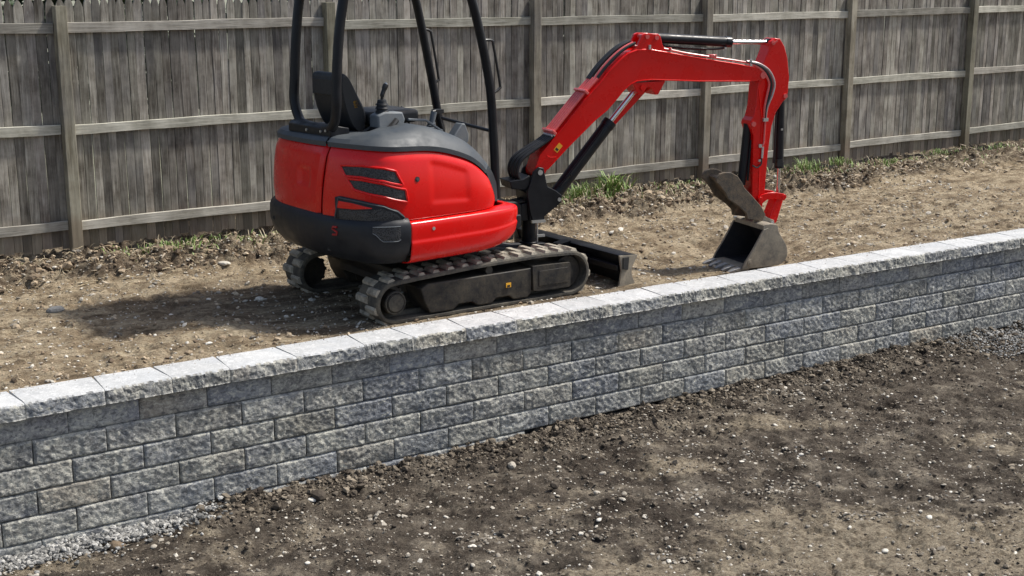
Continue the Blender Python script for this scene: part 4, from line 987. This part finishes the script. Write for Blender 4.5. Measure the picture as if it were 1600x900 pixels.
# hoop and canopy
def sweep(pts, w, h, mat, name, parent=None, seg=10): 
    return part(name, MB().tube(catmull(pts, 6), w, seg), mat, 'H', 50, parent=parent)
hoop = sweep([(-.86, -.36, 2.50), (-.93, -.36, 2.27), (-.975, -.36, 2.02), (-1.005, -.36, 1.70), (-1.01, -.355, 1.52), (-1.0, -.30, 1.40), (-.985, -.18, 1.355), (-.95, .20, 1.355), (-.93, .32, 1.40), (-.92, .395, 1.52), (-.905, .40, 1.70), (-.88, .40, 2.0), (-.84, .40, 2.27), (-.78, .40, 2.5)], .037, 0, 'black', 'rear_hoop')
b = MB(); b.prism([(-1.02, 1.30), (-.86, 1.30), (-.86, 1.36), (-.98, 1.385), (-1.02, 1.36)], -.28, .32); part('hoop_base', b, 'black', 'H', 30, .006)
for y, z in ((-.15, 1.335), (-.22, 1.345), (.05, 1.33)):
    b = MB(); b.cyl((-1.018, y, z), (-1.028, y, z), .010, 10); part('bolt', b, 'zinc', 'H')
for y, pts in ((-.36, [(.10, 2.48), (.20, 2.27), (.29, 1.98), (.345, 1.75), (.385, 1.53), (.415, 1.13), (.435, .72)]), (.40, [(.12, 2.48), (.22, 2.25), (.33, 1.79), (.43, 1.315), (.48, 1.05), (.50, .72)])):
    fp_ = sweep([(x, y, z) for x, z in pts], .035, 0, 'black', 'front_post')
    hp = [(.315, 1.955), (.395, 1.95), (.415, 1.90), (.475, 1.62), (.470, 1.58), (.385, 1.535)] if y < 0 else [(.305, 2.015), (.355, 2.0), (.375, 1.95), (.435, 1.63), (.430, 1.60), (.37, 1.56)]
    part('grab_handle', MB().tube(catmull([(x, y, z) for x, z in hp], 5), .0105, 8), 'hose', parent=fp_)
    for z_ in (1.65, 2.12):
        pass
sweep([(.43, .40, 1.30), (.41, .0, 1.275), (.41, -.36, 1.25)], .014, 0, 'black', 'cross_bar')
b = MB(); b.box((-.38, .02, 2.50), (1.25, 1.02, .06)); part('canopy_roof', b, 'black', 'H', 30, .025)
# seat
def seat_sec(y, k): return [(-.70 + .0, 1.30), (-.80, 1.36), (-.86, 1.55), (-.875, 1.70), (-.86, 1.745), (-.81, 1.75), (-.765, 1.68), (-.69 + k, 1.55), (-.635 + k, 1.46), (-.64 + k, 1.38), (-.66, 1.31)]
rows = []
for y, k in ((-.19, -.03), (-.175, .0), (-.10, -.01), (0.02, -.03), (.14, -.01), (.215, 0), (.23, -.03)):
    sh = .02 if y in (-.19, .23) else 0
    rows.append([(x + (sh if i in (1, 2, 3, 4) else 0), y, z - (sh if i in (3, 4, 5, 6) else 0)) for i, (x, z) in enumerate(seat_sec(y, k))])
mb = MB(); mb.grid(rows, True); mb.add(rows[0], [tuple(range(11))]); mb.add(rows[-1], [tuple(range(10, -1, -1))])
seat = part('seat', mb, 'vinyl', 'H', 60); ss = seat.modifiers.new('sub', 'SUBSURF'); ss.levels = 1; ss.render_levels = 2
b = MB(); b.box((-.40, .02, 1.40), (.46, .42, .10)); part('seat_cushion', b, 'vinyl', 'H', 30, .03)
b = MB(); b.box((-.868, .02, 1.64), (.012, .36, .12)); part('seat_pocket', b, 'vinyl', parent=seat, bev=.005)
b = MB(); b.box((-.735, -.187, 1.52), (.045, .006, .052), ry=-.25); part('warning_label', b, 'yellow', parent=seat)
b = MB(); b.tube([(-.62, -.20, 1.40), (-.62, -.21, 1.34), (-.70, -.2, 1.30)], .02, 8); part('seat_belt', b, 'hose', 'H')
# right console and joystick
b = MB(); b.prism([(-.66, 1.34), (-.44, 1.34), (-.42, 1.40), (-.44, 1.455), (-.60, 1.465), (-.66, 1.44)], -.36, -.24)
cs = part('control_console', b, 'lgrey', 'H', 30, .012)
b = MB()
for i, r_ in enumerate((.052, .046, .052, .044, .048, .038, .036)): b.cyl((-.585, -.30, 1.46 + i * .013), (-.585, -.30, 1.472 + i * .013), r_, 18, r_ * .88)
part('lever_boot', b, 'hose', parent=cs)
b = MB(); b.tube(catmull([(-.585, -.30, 1.54), (-.582, -.30, 1.58), (-.565, -.30, 1.62), (-.545, -.30, 1.66)], 4), [.012] * 4 + [.017] * 5 + [.021] * 3 + [.019], 10); part('joystick', b, 'hose', parent=cs)
b = MB(); b.cyl((-.545, -.30, 1.66), (-.540, -.30, 1.668), .013, 10); part('joystick_button', b, 'zinc', parent=cs)
b = MB(); b.tube(catmull([(-.64, -.34, 1.33), (-.58, -.38, 1.345), (-.50, -.36, 1.40)], 5), .022, 8); b.box((-.58, -.33, 1.33), (.18, .14, .05)); part('arm_rest', b, 'hose', 'H', 40)
b = MB(); b.prism([(-.60, 1.34), (-.40, 1.34), (-.38, 1.40), (-.56, 1.45)], .34, .48); c2 = part('control_console', b, 'lgrey', 'H', 30, .012)
b = MB(); b.tube([(-.5, .41, 1.44), (-.48, .41, 1.50), (-.46, .41, 1.60)], .02, 8); part('joystick', b, 'hose', parent=c2)
# travel levers, blade lever with sprung boot, pedals
b = MB(); b.tube([(-.06, .1, 1.22), (-.075, .1, 1.34), (-.12, .1, 1.42)], .010, 8); b.tube([(-.145, .1, 1.43), (-.05, .1, 1.385)], .019, 8); b.tube([(-.10, .1, 1.33), (-.13, .1, 1.34)], .018, 8); part('travel_lever', b, 'hose', 'H', 40)
b = MB(); b.tube([(-.03, .2, 1.22), (-.04, .2, 1.33), (-.09, .2, 1.38)], .010, 8); b.tube([(-.11, .2, 1.39), (-.05, .2, 1.36)], .018, 8); part('travel_lever', b, 'hose', 'H', 40)
bl_ = MB(); bl_.tube([(.03, -.02, 1.22), (.06, -.02, 1.31)], [.052, .026], 14); lv = part('blade_lever', bl_, 'hose', 'H', 40)
b = MB(); b.tube([(.058, -.02, 1.30), (.085, -.02, 1.40)], [.022, .026], 10); part('lever_grip', b, 'lgrey', parent=lv)
b = MB()
for i in range(7):
    f = i / 6; r_ = .054 - .026 * f; c = Vector((.028 + .032 * f, -.02, 1.215 + .095 * f)); b.tube([c + Vector((r_ * math.cos(a), r_ * math.sin(a), 0)) for a in np.linspace(0, 6.283, 15)], .0045, 5, False)
part('boot_rings', b, 'lgrey', parent=lv)
b = MB()
b.tube([(.085, .0, 1.395), (.12, .0, 1.40)], .012, 8)
for q in (0, .045): b.tube([(.14 + q * .4, .0 + q, 1.40), (.19 + q, .0 + q, 1.21)], .009, 8)
b.box((.15, .02, 1.395), (.07, .07, .03)); part('lever_pair', b, 'hose', 'H', 40)
b = MB(); b.prism([(.13, 1.13), (.155, 1.17), (.27, 1.305), (.30, 1.30), (.335, 1.22), (.335, 1.16), (.26, 1.08)], -.14, -.05); part('instrument_panel', b, 'lgrey', 'H', 30, .008)
b = MB(); b.box((-.05, -.16, 1.265), (.20, .05, .02)); b.tube([(-.30, -.22, 1.38), (-.12, -.2, 1.36), (.02, -.2, 1.27), (.08, -.2, 1.2)], .010, 6); part('hood_latch_bar', b, 'lgrey', 'H', 30)
b = MB(); b.box((.0, .1, .98), (.16, .5, .5)); part('lever_pedestal', b, 'black', 'H', 30, .02)

# --- swing bracket, boom, arm
b = MB()
for y in (-.125, .10):
    b.prism([(.075, .905), (.12, .895), (.155, .74), (.235, .70), (.29, .655), (.285, .60), (.13, .49), (.13, .44), (.03, .44), (.0, .52), (-.03, .70), (.03, .87)], y, y + .025)
b.prism([(-.03, .70), (.13, .73), (.13, .45), (.0, .46)], -.11, .11)
b.cyl((.04, 0, .25), (.04, 0, .46), .06, 18); b.cyl((.04, 0, .25), (.04, 0, .27), .08, 18)
b.prism([(-.18, .80), (-.06, .81), (-.0, .84), (.0, .76), (-.04, .72), (-.16, .735)], -.11, .11)
b.prism([(-.20, .56), (.02, .62), (.02, .46), (-.20, .46)], -.09, .09)
sb = part('swing_bracket', b, 'black', 'B', 35, .006)
for x, z, r_ in ((.087, .86, .022), (.262, .625, .016)):
    b = MB(); b.cyl((x, -.132, z), (x, .132, z), r_, 16); part('pin', b, 'zinc', parent=sb)
b = MB(); b.box((.07, -.13, .455), (.12, .03, .02)); b.cyl((.06, -.13, .28), (.06, -.13, .46), .008, 8); b.box((.09, -.135, .335), (.07, .02, .02)); b.cyl((.035, -.13, .235), (.035, -.13, .26), .02, 10); part('lock_hardware', b, 'zinc', 'B', 35)
BOOM = [(.052, .83), (.05, .875), (.097, .998), (.288, 1.199), (.504, 1.444), (.648, 1.58), (.72, 1.665), (.831, 1.765), (.896, 1.812), (.984, 1.840), (1.097, 1.840), (1.303, 1.806), (1.496, 1.769), (1.945, 1.700), (2.144, 1.664), (2.225, 1.638), (2.264, 1.60), (2.255, 1.565), (2.215, 1.545), (2.095, 1.538), (1.601, 1.553), (1.119, 1.580), (.986, 1.572), (.92, 1.545), (.855, 1.494), (.791, 1.424), (.712, 1.345), (.597, 1.262), (.358, 1.055), (.167, .875), (.135, .825), (.09, .80)]
b = MB(); b.prism(BOOM, -.093, .093); boom = part('boom', b, 'red', 'B', 25, .005)
# edge flanges, sticker
def ridge(pl, y, r_): return MB().tube([(x, y, z) for x, z in pl], r_, 6)
low = [(.167, .878), (.358, 1.058), (.597, 1.265), (.712, 1.348), (.791, 1.428), (.855, 1.498), (.92, 1.549), (.986, 1.576), (1.119, 1.584), (1.601, 1.557), (2.095, 1.542)]
part('weld_flange', ridge(low, -.094, .0055), 'red', parent=boom)
part('weld_flange', ridge([(.097, .995), (.288, 1.194), (.504, 1.438), (.648, 1.574), (.72, 1.658), (.831, 1.757), (.896, 1.803), (.984, 1.830), (1.097, 1.830), (1.303, 1.796), (1.945, 1.690), (2.144, 1.655)], -.094, .005), 'red', parent=boom)
b = MB(); b.tube([(.16, -.0945, .99), (.19, -.0945, .975), (.245, -.0945, .975)], .004, 6); part('foot_weld', b, 'red', parent=boom)
st = Matrix.Rotation(-R(46), 3, 'Y')
b = MB(); b.box((.262, -.0945, 1.052), (.074, .003, .042), 0, -R(48)); sticker = part('sticker', b, 'yellow', parent=boom, bev=.0)
b = MB(); b.box((.250, -.0965, 1.039), (.020, .002, .028), 0, -R(48)); part('sticker_print', b, 'dark', parent=boom)
b = MB(); b.prism([(.95, 1.56), (.985, 1.49), (1.02, 1.455), (1.055, 1.465), (1.08, 1.515), (1.12, 1.525), (1.165, 1.455), (1.195, 1.455), (1.265, 1.57)], -.085, .085); lug_ = part('cylinder_lug', b, 'red', 'B', 30, .005)
b = MB(); b.cyl((1.042, -.10, 1.52), (1.042, .10, 1.52), .024, 16); part('pin', b, 'red', parent=lug_)
for y in (-.085, .055):
    b = MB(); b.prism([(.93, 1.82), (.99, 1.87), (1.03, 1.955), (1.06, 1.968), (1.18, 1.962), (1.205, 1.94), (1.225, 1.87), (1.275, 1.80)], y, y + .03); part('cylinder_ear', b, 'red', parent=boom, bev=.004)
b = MB()
for x, z in ((1.075, 1.94), (1.165, 1.93)): b.cyl((x, -.098, z), (x, .098, z), .019, 14)
part('pin', b, 'pipe', parent=boom)
b = MB(); b.cyl((1.10, -.09, 1.835), (1.10, -.09, 1.872), .012, 10); part('bleed_fitting', b, 'zinc', parent=boom)
# pipes along the boom's back
def along(pl, n=None, off=0.0, y=0.0):
    P = np.array(pl); t = np.gradient(P, axis=0); t /= np.linalg.norm(t, axis=1)[:, None]; nn = np.stack([-t[:, 1], t[:, 0]], -1); Q = P + nn * off; return [(a, y, c) for a, c in Q]
straight = [(.235, 1.145), (.504, 1.444), (.648, 1.585)]
for y in (-.072, -.034, .004, .042, .078):
    part('hydraulic_pipe', MB().tube(along(straight, off=.030, y=y), .0115, 8), 'pipe', parent=boom)
for x, z in ((.245, 1.155), (.535, 1.475)):
    b = MB(); b.box((x - .022, 0, z + .026), (.022, .215, .046), 0, -R(48)); part('pipe_clamp', b, 'pipe', parent=boom, bev=.004)
b = MB(); 
for y in (.02, .052, .08): b.cyl((.60, y, 1.56), (.615, y, 1.575), .013, 8)
part('hose_fitting', b, 'zinc', parent=boom)
bend = [(.635, 1.572), (.72, 1.675), (.831, 1.777), (.92, 1.835), (.99, 1.865)]
for y, mt_ in ((-.06, 'hose'), (-.02, 'pipe'), (.03, 'hose'), (.06, 'hose'), (.085, 'hose')):
    part('hydraulic_hose', MB().tube(catmull(along(bend, off=.025 + .01 * (y > .02), y=y), 4), .013, 8), mt_, parent=boom)
for y in (-.075, -.045):
    part('hydraulic_pipe', MB().tube(catmull(along([(.97, 1.858), (1.10, 1.855), (1.303, 1.820), (1.496, 1.783), (1.945, 1.716), (2.10, 1.690)], off=.006, y=y), 3), .0085, 8), 'pipe', parent=boom)
b = MB(); b.box((1.30, -.06, 1.83), (.02, .07, .03)); b.box((1.72, -.06, 1.765), (.06, .07, .028)); part('pipe_clamp', b, 'pipe', parent=boom, bev=.004)
# hoses at the boom foot
for i, y in enumerate((-.080, -.042, -.002, .038, .078)):
    k = .022 * (i % 3)
    part('hydraulic_hose', MB().tube(catmull([(.225, y, 1.150), (.16, y, 1.105), (.04 - k * .4, y, 1.035), (-.055 - k * .6, y, .97), (-.095 - k * .5, y, .89), (-.085 - k * .3, y, .82), (-.05, y * .9, .76)], 5), .0145, 10), 'hose', 'B')
b = MB()
for y in (-.075, -.045, -.01, .03, .06): b.tube([(.205, y, 1.142), (.235, y, 1.16)], .019, 8)
part('hose_fitting', b, 'zinc', 'B')
for i, y in enumerate((-.05, .0, .05)):
    part('hydraulic_hose', MB().tube(catmull([(-.02, y, .62), (-.15, y, .60), (-.28, y * 1.4, .57), (-.40, y * 1.8, .58)], 5), .017, 8), 'hose', 'B')
# boom cylinder
def cylinder(a, m1, c, ra, rb, name, y=0.0, mat='black', gland=True):
    A, M1, C = [Vector((p[0], y, p[1])) for p in (a, m1, c)]; d = (C - A).normalized()
    b = MB(); b.cyl(A, M1, ra, 22); b.cyl(M1 - d * .05, M1 + d * .004, ra * 1.09, 22); b.cyl(A + Vector((0, -ra * .9, 0)), A + Vector((0, ra * .9, 0)), ra * .95, 18)
    o = part(name, b, mat, 'B', 35); b = MB(); b.cyl(M1, C, rb, 16); part('piston_rod', b, 'chrome', parent=o)
    b = MB(); b.cyl(C + Vector((0, -ra * .8, 0)), C + Vector((0, ra * .8, 0)), rb * 1.7, 14); part('rod_eye', b, mat if mat != 'black' else 'black', parent=o); return o
bc = cylinder((.262, .625), (.785, 1.235), (1.042, 1.52), .055, .023, 'boom_cylinder')
b = MB(); b.tube(catmull([(.30, -.055, .72), (.36, -.06, .79), (.62, -.055, 1.09), (.70, -.05, 1.19)], 4), .011, 8); b.tube([(.29, -.01, .72), (.40, -.06, .82)], .014, 8); part('cylinder_pipe', b, 'black', parent=bc)
b = MB()
th_ = math.atan2(1.50 - .90, 1.12 - .60)
b.prism([(.545, .960), (.58, .93), (1.155, 1.47), (1.12, 1.515)], .058, .075); part('cylinder_guard', b, 'red', 'B', 30, .003)
# arm cylinder
ac = cylinder((1.165, 1.925), (1.935, 1.876), (2.33, 1.866), .043, .020, 'arm_cylinder')
b = MB(); b.tube(catmull([(1.26, -.03, 1.865), (1.40, -.03, 1.845), (1.75, -.03, 1.822), (1.88, -.03, 1.835)], 4), .011, 8); b.tube(catmull([(1.26, .0, 1.865), (1.40, .0, 1.84), (1.70, .0, 1.82)], 4), .012, 8); part('cylinder_pipe', b, 'black', parent=ac)
b = MB(); b.box((1.865, -.035, 1.826), (.022, .03, .016)); part('fitting', b, 'zinc', parent=ac)
# arm
ARM = [(2.30, 1.875), (2.348, 1.905), (2.40, 1.898), (2.45, 1.83), (2.485, 1.73), (2.512, 1.566), (2.508, 1.43), (2.49, 1.375), (2.455, 1.345), (2.39, 1.255), (2.352, 1.14), (2.325, .90), (2.312, .62), (2.305, .50), (2.275, .34), (2.225, .32), (2.195, .38), (2.178, .55), (2.174, .80), (2.168, 1.06), (2.125, 1.165), (2.132, 1.195), (2.158, 1.225), (2.182, 1.325), (2.190, 1.492), (2.235, 1.68), (2.285, 1.80)]
b = MB(); b.prism(ARM, -.072, .072); arm = part('dipper_arm', b, 'red', 'B', 25, .005)
b = MB(); b.cyl((2.228, -.10, 1.590), (2.228, .10, 1.590), .030, 18); b.cyl((2.33, -.082, 1.866), (2.33, .082, 1.866), .020, 14); b.cyl((2.478, -.085, 1.40), (2.478, .085, 1.40), .020, 14); b.cyl((2.158, -.09, 1.165), (2.158, .09, 1.165), .022, 14); part('pin', b, 'pipe', parent=arm)
b = MB(); b.box((2.345, -.082, 1.872), (.05, .010, .014), 0, -.5); part('pin_lock', b, 'pipe', parent=arm)
part('weld_flange', ridge([(2.20, 1.47), (2.245, 1.20), (2.24, .90), (2.245, .52)], -.073, .0045), 'red', parent=arm)
for k, (r_, mt_, dx) in enumerate(((.010, 'silver', 0), (.012, 'hose', -.03), (.010, 'pipe', -.055))):
    part('hydraulic_hose', MB().tube(catmull([(2.06, -.083, 1.713 - .004 * k), (2.18 + dx * .3, -.088, 1.690 - .012 * k), (2.29 + dx, -.092, 1.625 + dx * .2), (2.345 + dx, -.096, 1.52), (2.33 + dx, -.096, 1.42), (2.285 + dx * .5, -.092, 1.31), (2.275 + dx * .2, -.086, 1.215)], 6), r_, 8), mt_, parent=boom if k > 2 else arm)
b = MB(); b.box((2.275, -.084, 1.20), (.05, .024, .03)); b.box((2.10, -.080, 1.70), (.02, .03, .06)); b.box((2.235, -.080, .97), (.03, .016, .03)); b.cyl((2.235, -.07, .84), (2.235, -.086, .84), .012, 10); part('clamp', b, 'zinc', parent=arm)
part('hydraulic_pipe', MB().tube([(2.277, -.083, 1.20), (2.272, -.083, 1.0), (2.262, -.083, .97)], .009, 8), 'pipe', parent=arm)
b = MB(); b.tube([(2.262, -.083, .96), (2.258, -.083, .86)], .011, 8); part('pipe_end', b, 'zinc', parent=arm)
part('hydraulic_hose', MB().tube(catmull([(2.255, -.08, .86), (2.25, -.085, .81), (2.21, -.085, .78), (2.165, -.08, .80)], 5), .007, 6), 'hose', parent=arm)
# bucket and thumb cylinders
kc = cylinder((2.478, 1.395), (2.497, .755), (2.497, .50), .040, .018, 'bucket_cylinder')
b = MB(); b.tube([(2.43, -.02, 1.25), (2.425, -.02, .80)], .010, 8); b.tube([(2.45, .0, 1.28), (2.43, -.02, 1.22)], .010, 8); b.box((2.47, -.035, .80), (.05, .03, .06)); part('cylinder_pipe', b, 'hose', parent=kc)
b = MB(); b.box((2.482, -.042, 1.10), (.02, .006, .016)); part('fitting', b, 'zinc', parent=kc)
b = MB(); b.cyl((2.152, 0, 1.16), (2.105, 0, .62), .038, 18); b.cyl((2.105, 0, .62), (2.10, 0, .55), .018, 12); b.tube([(2.17, -.03, 1.02), (2.15, -.03, .66)], .010, 6); part('thumb_cylinder', b, 'black', 'B', 35)
# linkage
b = MB()
for y in (-.10, .082): b.prism([(2.225, .50), (2.26, .535), (2.33, .548), (2.42, .545), (2.50, .528), (2.525, .50), (2.505, .465), (2.47, .475), (2.40, .490), (2.32, .485), (2.27, .455), (2.235, .46)], y, y + .018)
b.cyl((2.497, -.105, .50), (2.497, .105, .50), .024, 14); b.cyl((2.25, -.105, .495), (2.25, .105, .495), .022, 14); part('side_link', b, 'red', 'B', 30, .003)
b = MB(); b.prism([(2.45, .49), (2.53, .50), (2.46, .27), (2.41, .23), (2.36, .24), (2.375, .30)], -.06, .06); part('bucket_link', b, 'red', 'B', 30, .006)
# thumb
TH = [(1.847, .763), (1.80, .750), (1.768, .715), (1.766, .684), (1.80, .655), (1.861, .587), (1.90, .52), (2.017, .445), (2.09, .38), (2.10, .33), (2.26, .30), (2.29, .36), (2.25, .43), (2.147, .532), (2.06, .615), (2.035, .66), (1.986, .722), (1.919, .757)]
b = MB()
for y in (-.13, .10): b.prism(TH, y, y + .03)
b.prism([(1.83, .70), (1.86, .72), (2.04, .56), (2.16, .43), (2.13, .40), (1.98, .53)], -.12, .12)
for x, z in ((1.90, .66), (1.97, .60), (2.05, .53), (2.12, .46)): b.box((x, 0, z), (.02, .23, .05), 0, -.8)
part('thumb', b, 'muddy', 'B', 30, .006)
# bucket
OUT = [(2.195, .245), (2.213, .292), (2.334, .283), (2.357, .222), (2.401, .157), (2.447, .085), (2.462, .02), (2.448, -.03), (2.40, -.078), (2.30, -.090), (2.10, -.092), (1.985, -.098)]
def inset(pl, d):
    P = np.array(pl); t = np.gradient(P, axis=0); t /= np.linalg.norm(t, axis=1)[:, None]; return P + np.stack([t[:, 1], -t[:, 0]], -1) * d
OUTc = [(a, c) for a, c, _ in catmull([(x, z, 0) for x, z in OUT], 4)]; INN = inset(OUTc, .012)
cen = np.array([2.25, .08])
if np.linalg.norm(INN[len(INN) // 2] - cen) > np.linalg.norm(np.array(OUTc)[len(INN) // 2] - cen): INN = inset(OUTc, -.012)
b = MB(); BW = .24
rows = [[(OUTc[i][0], -BW, OUTc[i][1]), (OUTc[i][0], BW, OUTc[i][1]), (INN[i][0], BW, INN[i][1]), (INN[i][0], -BW, INN[i][1])] for i in range(len(OUTc))]
b.grid(rows, True); b.add(rows[0], [(0, 1, 2, 3)]); b.add(rows[-1], [(3, 2, 1, 0)])
bk_ = part('bucket', b, 'bucket', 'B', 30)
b = MB(); rows = [[(INN[i][0] + (2.25 - INN[i][0]) * .01, y, INN[i][1] + (.08 - INN[i][1]) * .01) for y in (-BW + .012, BW - .012)] for i in range(2, len(INN) - 4)]
b.grid(rows)
for y in (-BW + .0085, BW - .0085): b.add([(x, y, z) for x, z in OUTc[1:] + [(2.02, -.03), (2.09, .07), (2.15, .17)]], [tuple(range(len(OUTc) + 2))])
part('inner_shell', b, 'bucket_in', parent=bk_)
sidep = OUTc[:1] + OUTc + [(2.02, -.03), (2.09, .07), (2.15, .17)]
for y in (-BW, BW):
    b = MB(); b.prism(sidep[1:], y - .007, y + .007); sp_ = part('side_plate', b, 'bucket', parent=bk_, bev=.003)
    e = -1 if y < 0 else 1
    b = MB(); b.prism([(2.195, .25), (2.245, .262), (2.14, .09), (2.065, -.03), (2.05, -.088), (1.985, -.098), (2.02, -.03), (2.09, .07)], y + e * .007, y + e * .017); part('side_cutter', b, 'bucket', parent=bk_, bev=.003)
    b = MB(); b.cyl((2.065, y + e * .012, -.035), (2.065, y + e * .026, -.035), .028, 16); b.cyl((2.065, y + e * .024, -.035), (2.065, y + e * .030, -.035), .012, 10); part('cutter_bolt', b, 'bucket', parent=bk_)
b = MB(); b.prism([(2.06, -.080), (1.94, -.100), (1.935, -.112), (2.06, -.108)], -BW - .005, BW + .005); part('cutting_edge', b, 'bucket', parent=bk_)
for i in range(5):
    y = -BW + .03 + i * (2 * BW - .06) / 4
    b = MB(); x0, x1 = 1.985, 1.865
    b.add([(x0, y - .026, -.078), (x0, y + .026, -.078), (x0, y + .026, -.118), (x0, y - .026, -.118), (x1 + .03, y - .020, -.100), (x1 + .03, y + .020, -.100), (x1 + .03, y + .020, -.126), (x1 + .03, y - .020, -.126), (x1, y - .017, -.116), (x1, y + .017, -.116), (x1, y + .017, -.124), (x1, y - .017, -.124)],
          [(0, 1, 2, 3), (8, 11, 10, 9), (0, 4, 5, 1), (1, 5, 6, 2), (2, 6, 7, 3), (3, 7, 4, 0), (4, 8, 9, 5), (5, 9, 10, 6), (6, 10, 11, 7), (7, 11, 8, 4)]); part('tooth', b, 'tooth', parent=bk_, bev=.003)
for y in (-.075, .06):
    b = MB(); b.prism([(2.20, .28), (2.215, .345), (2.26, .375), (2.30, .35), (2.36, .315), (2.42, .29), (2.425, .25), (2.36, .22)], y, y + .018); part('bucket_ear', b, 'bucket', parent=bk_, bev=.003)
b = MB(); b.cyl((2.25, -.10, .335), (2.25, .10, .335), .022, 14); b.cyl((2.395, -.09, .265), (2.395, .09, .265), .020, 14); part('pin', b, 'zinc', parent=bk_)
b = MB(); b.cyl((2.205, .20, .275), (2.205, .235, .275), .020, 12); part('lifting_eye', b, 'zinc', parent=bk_)
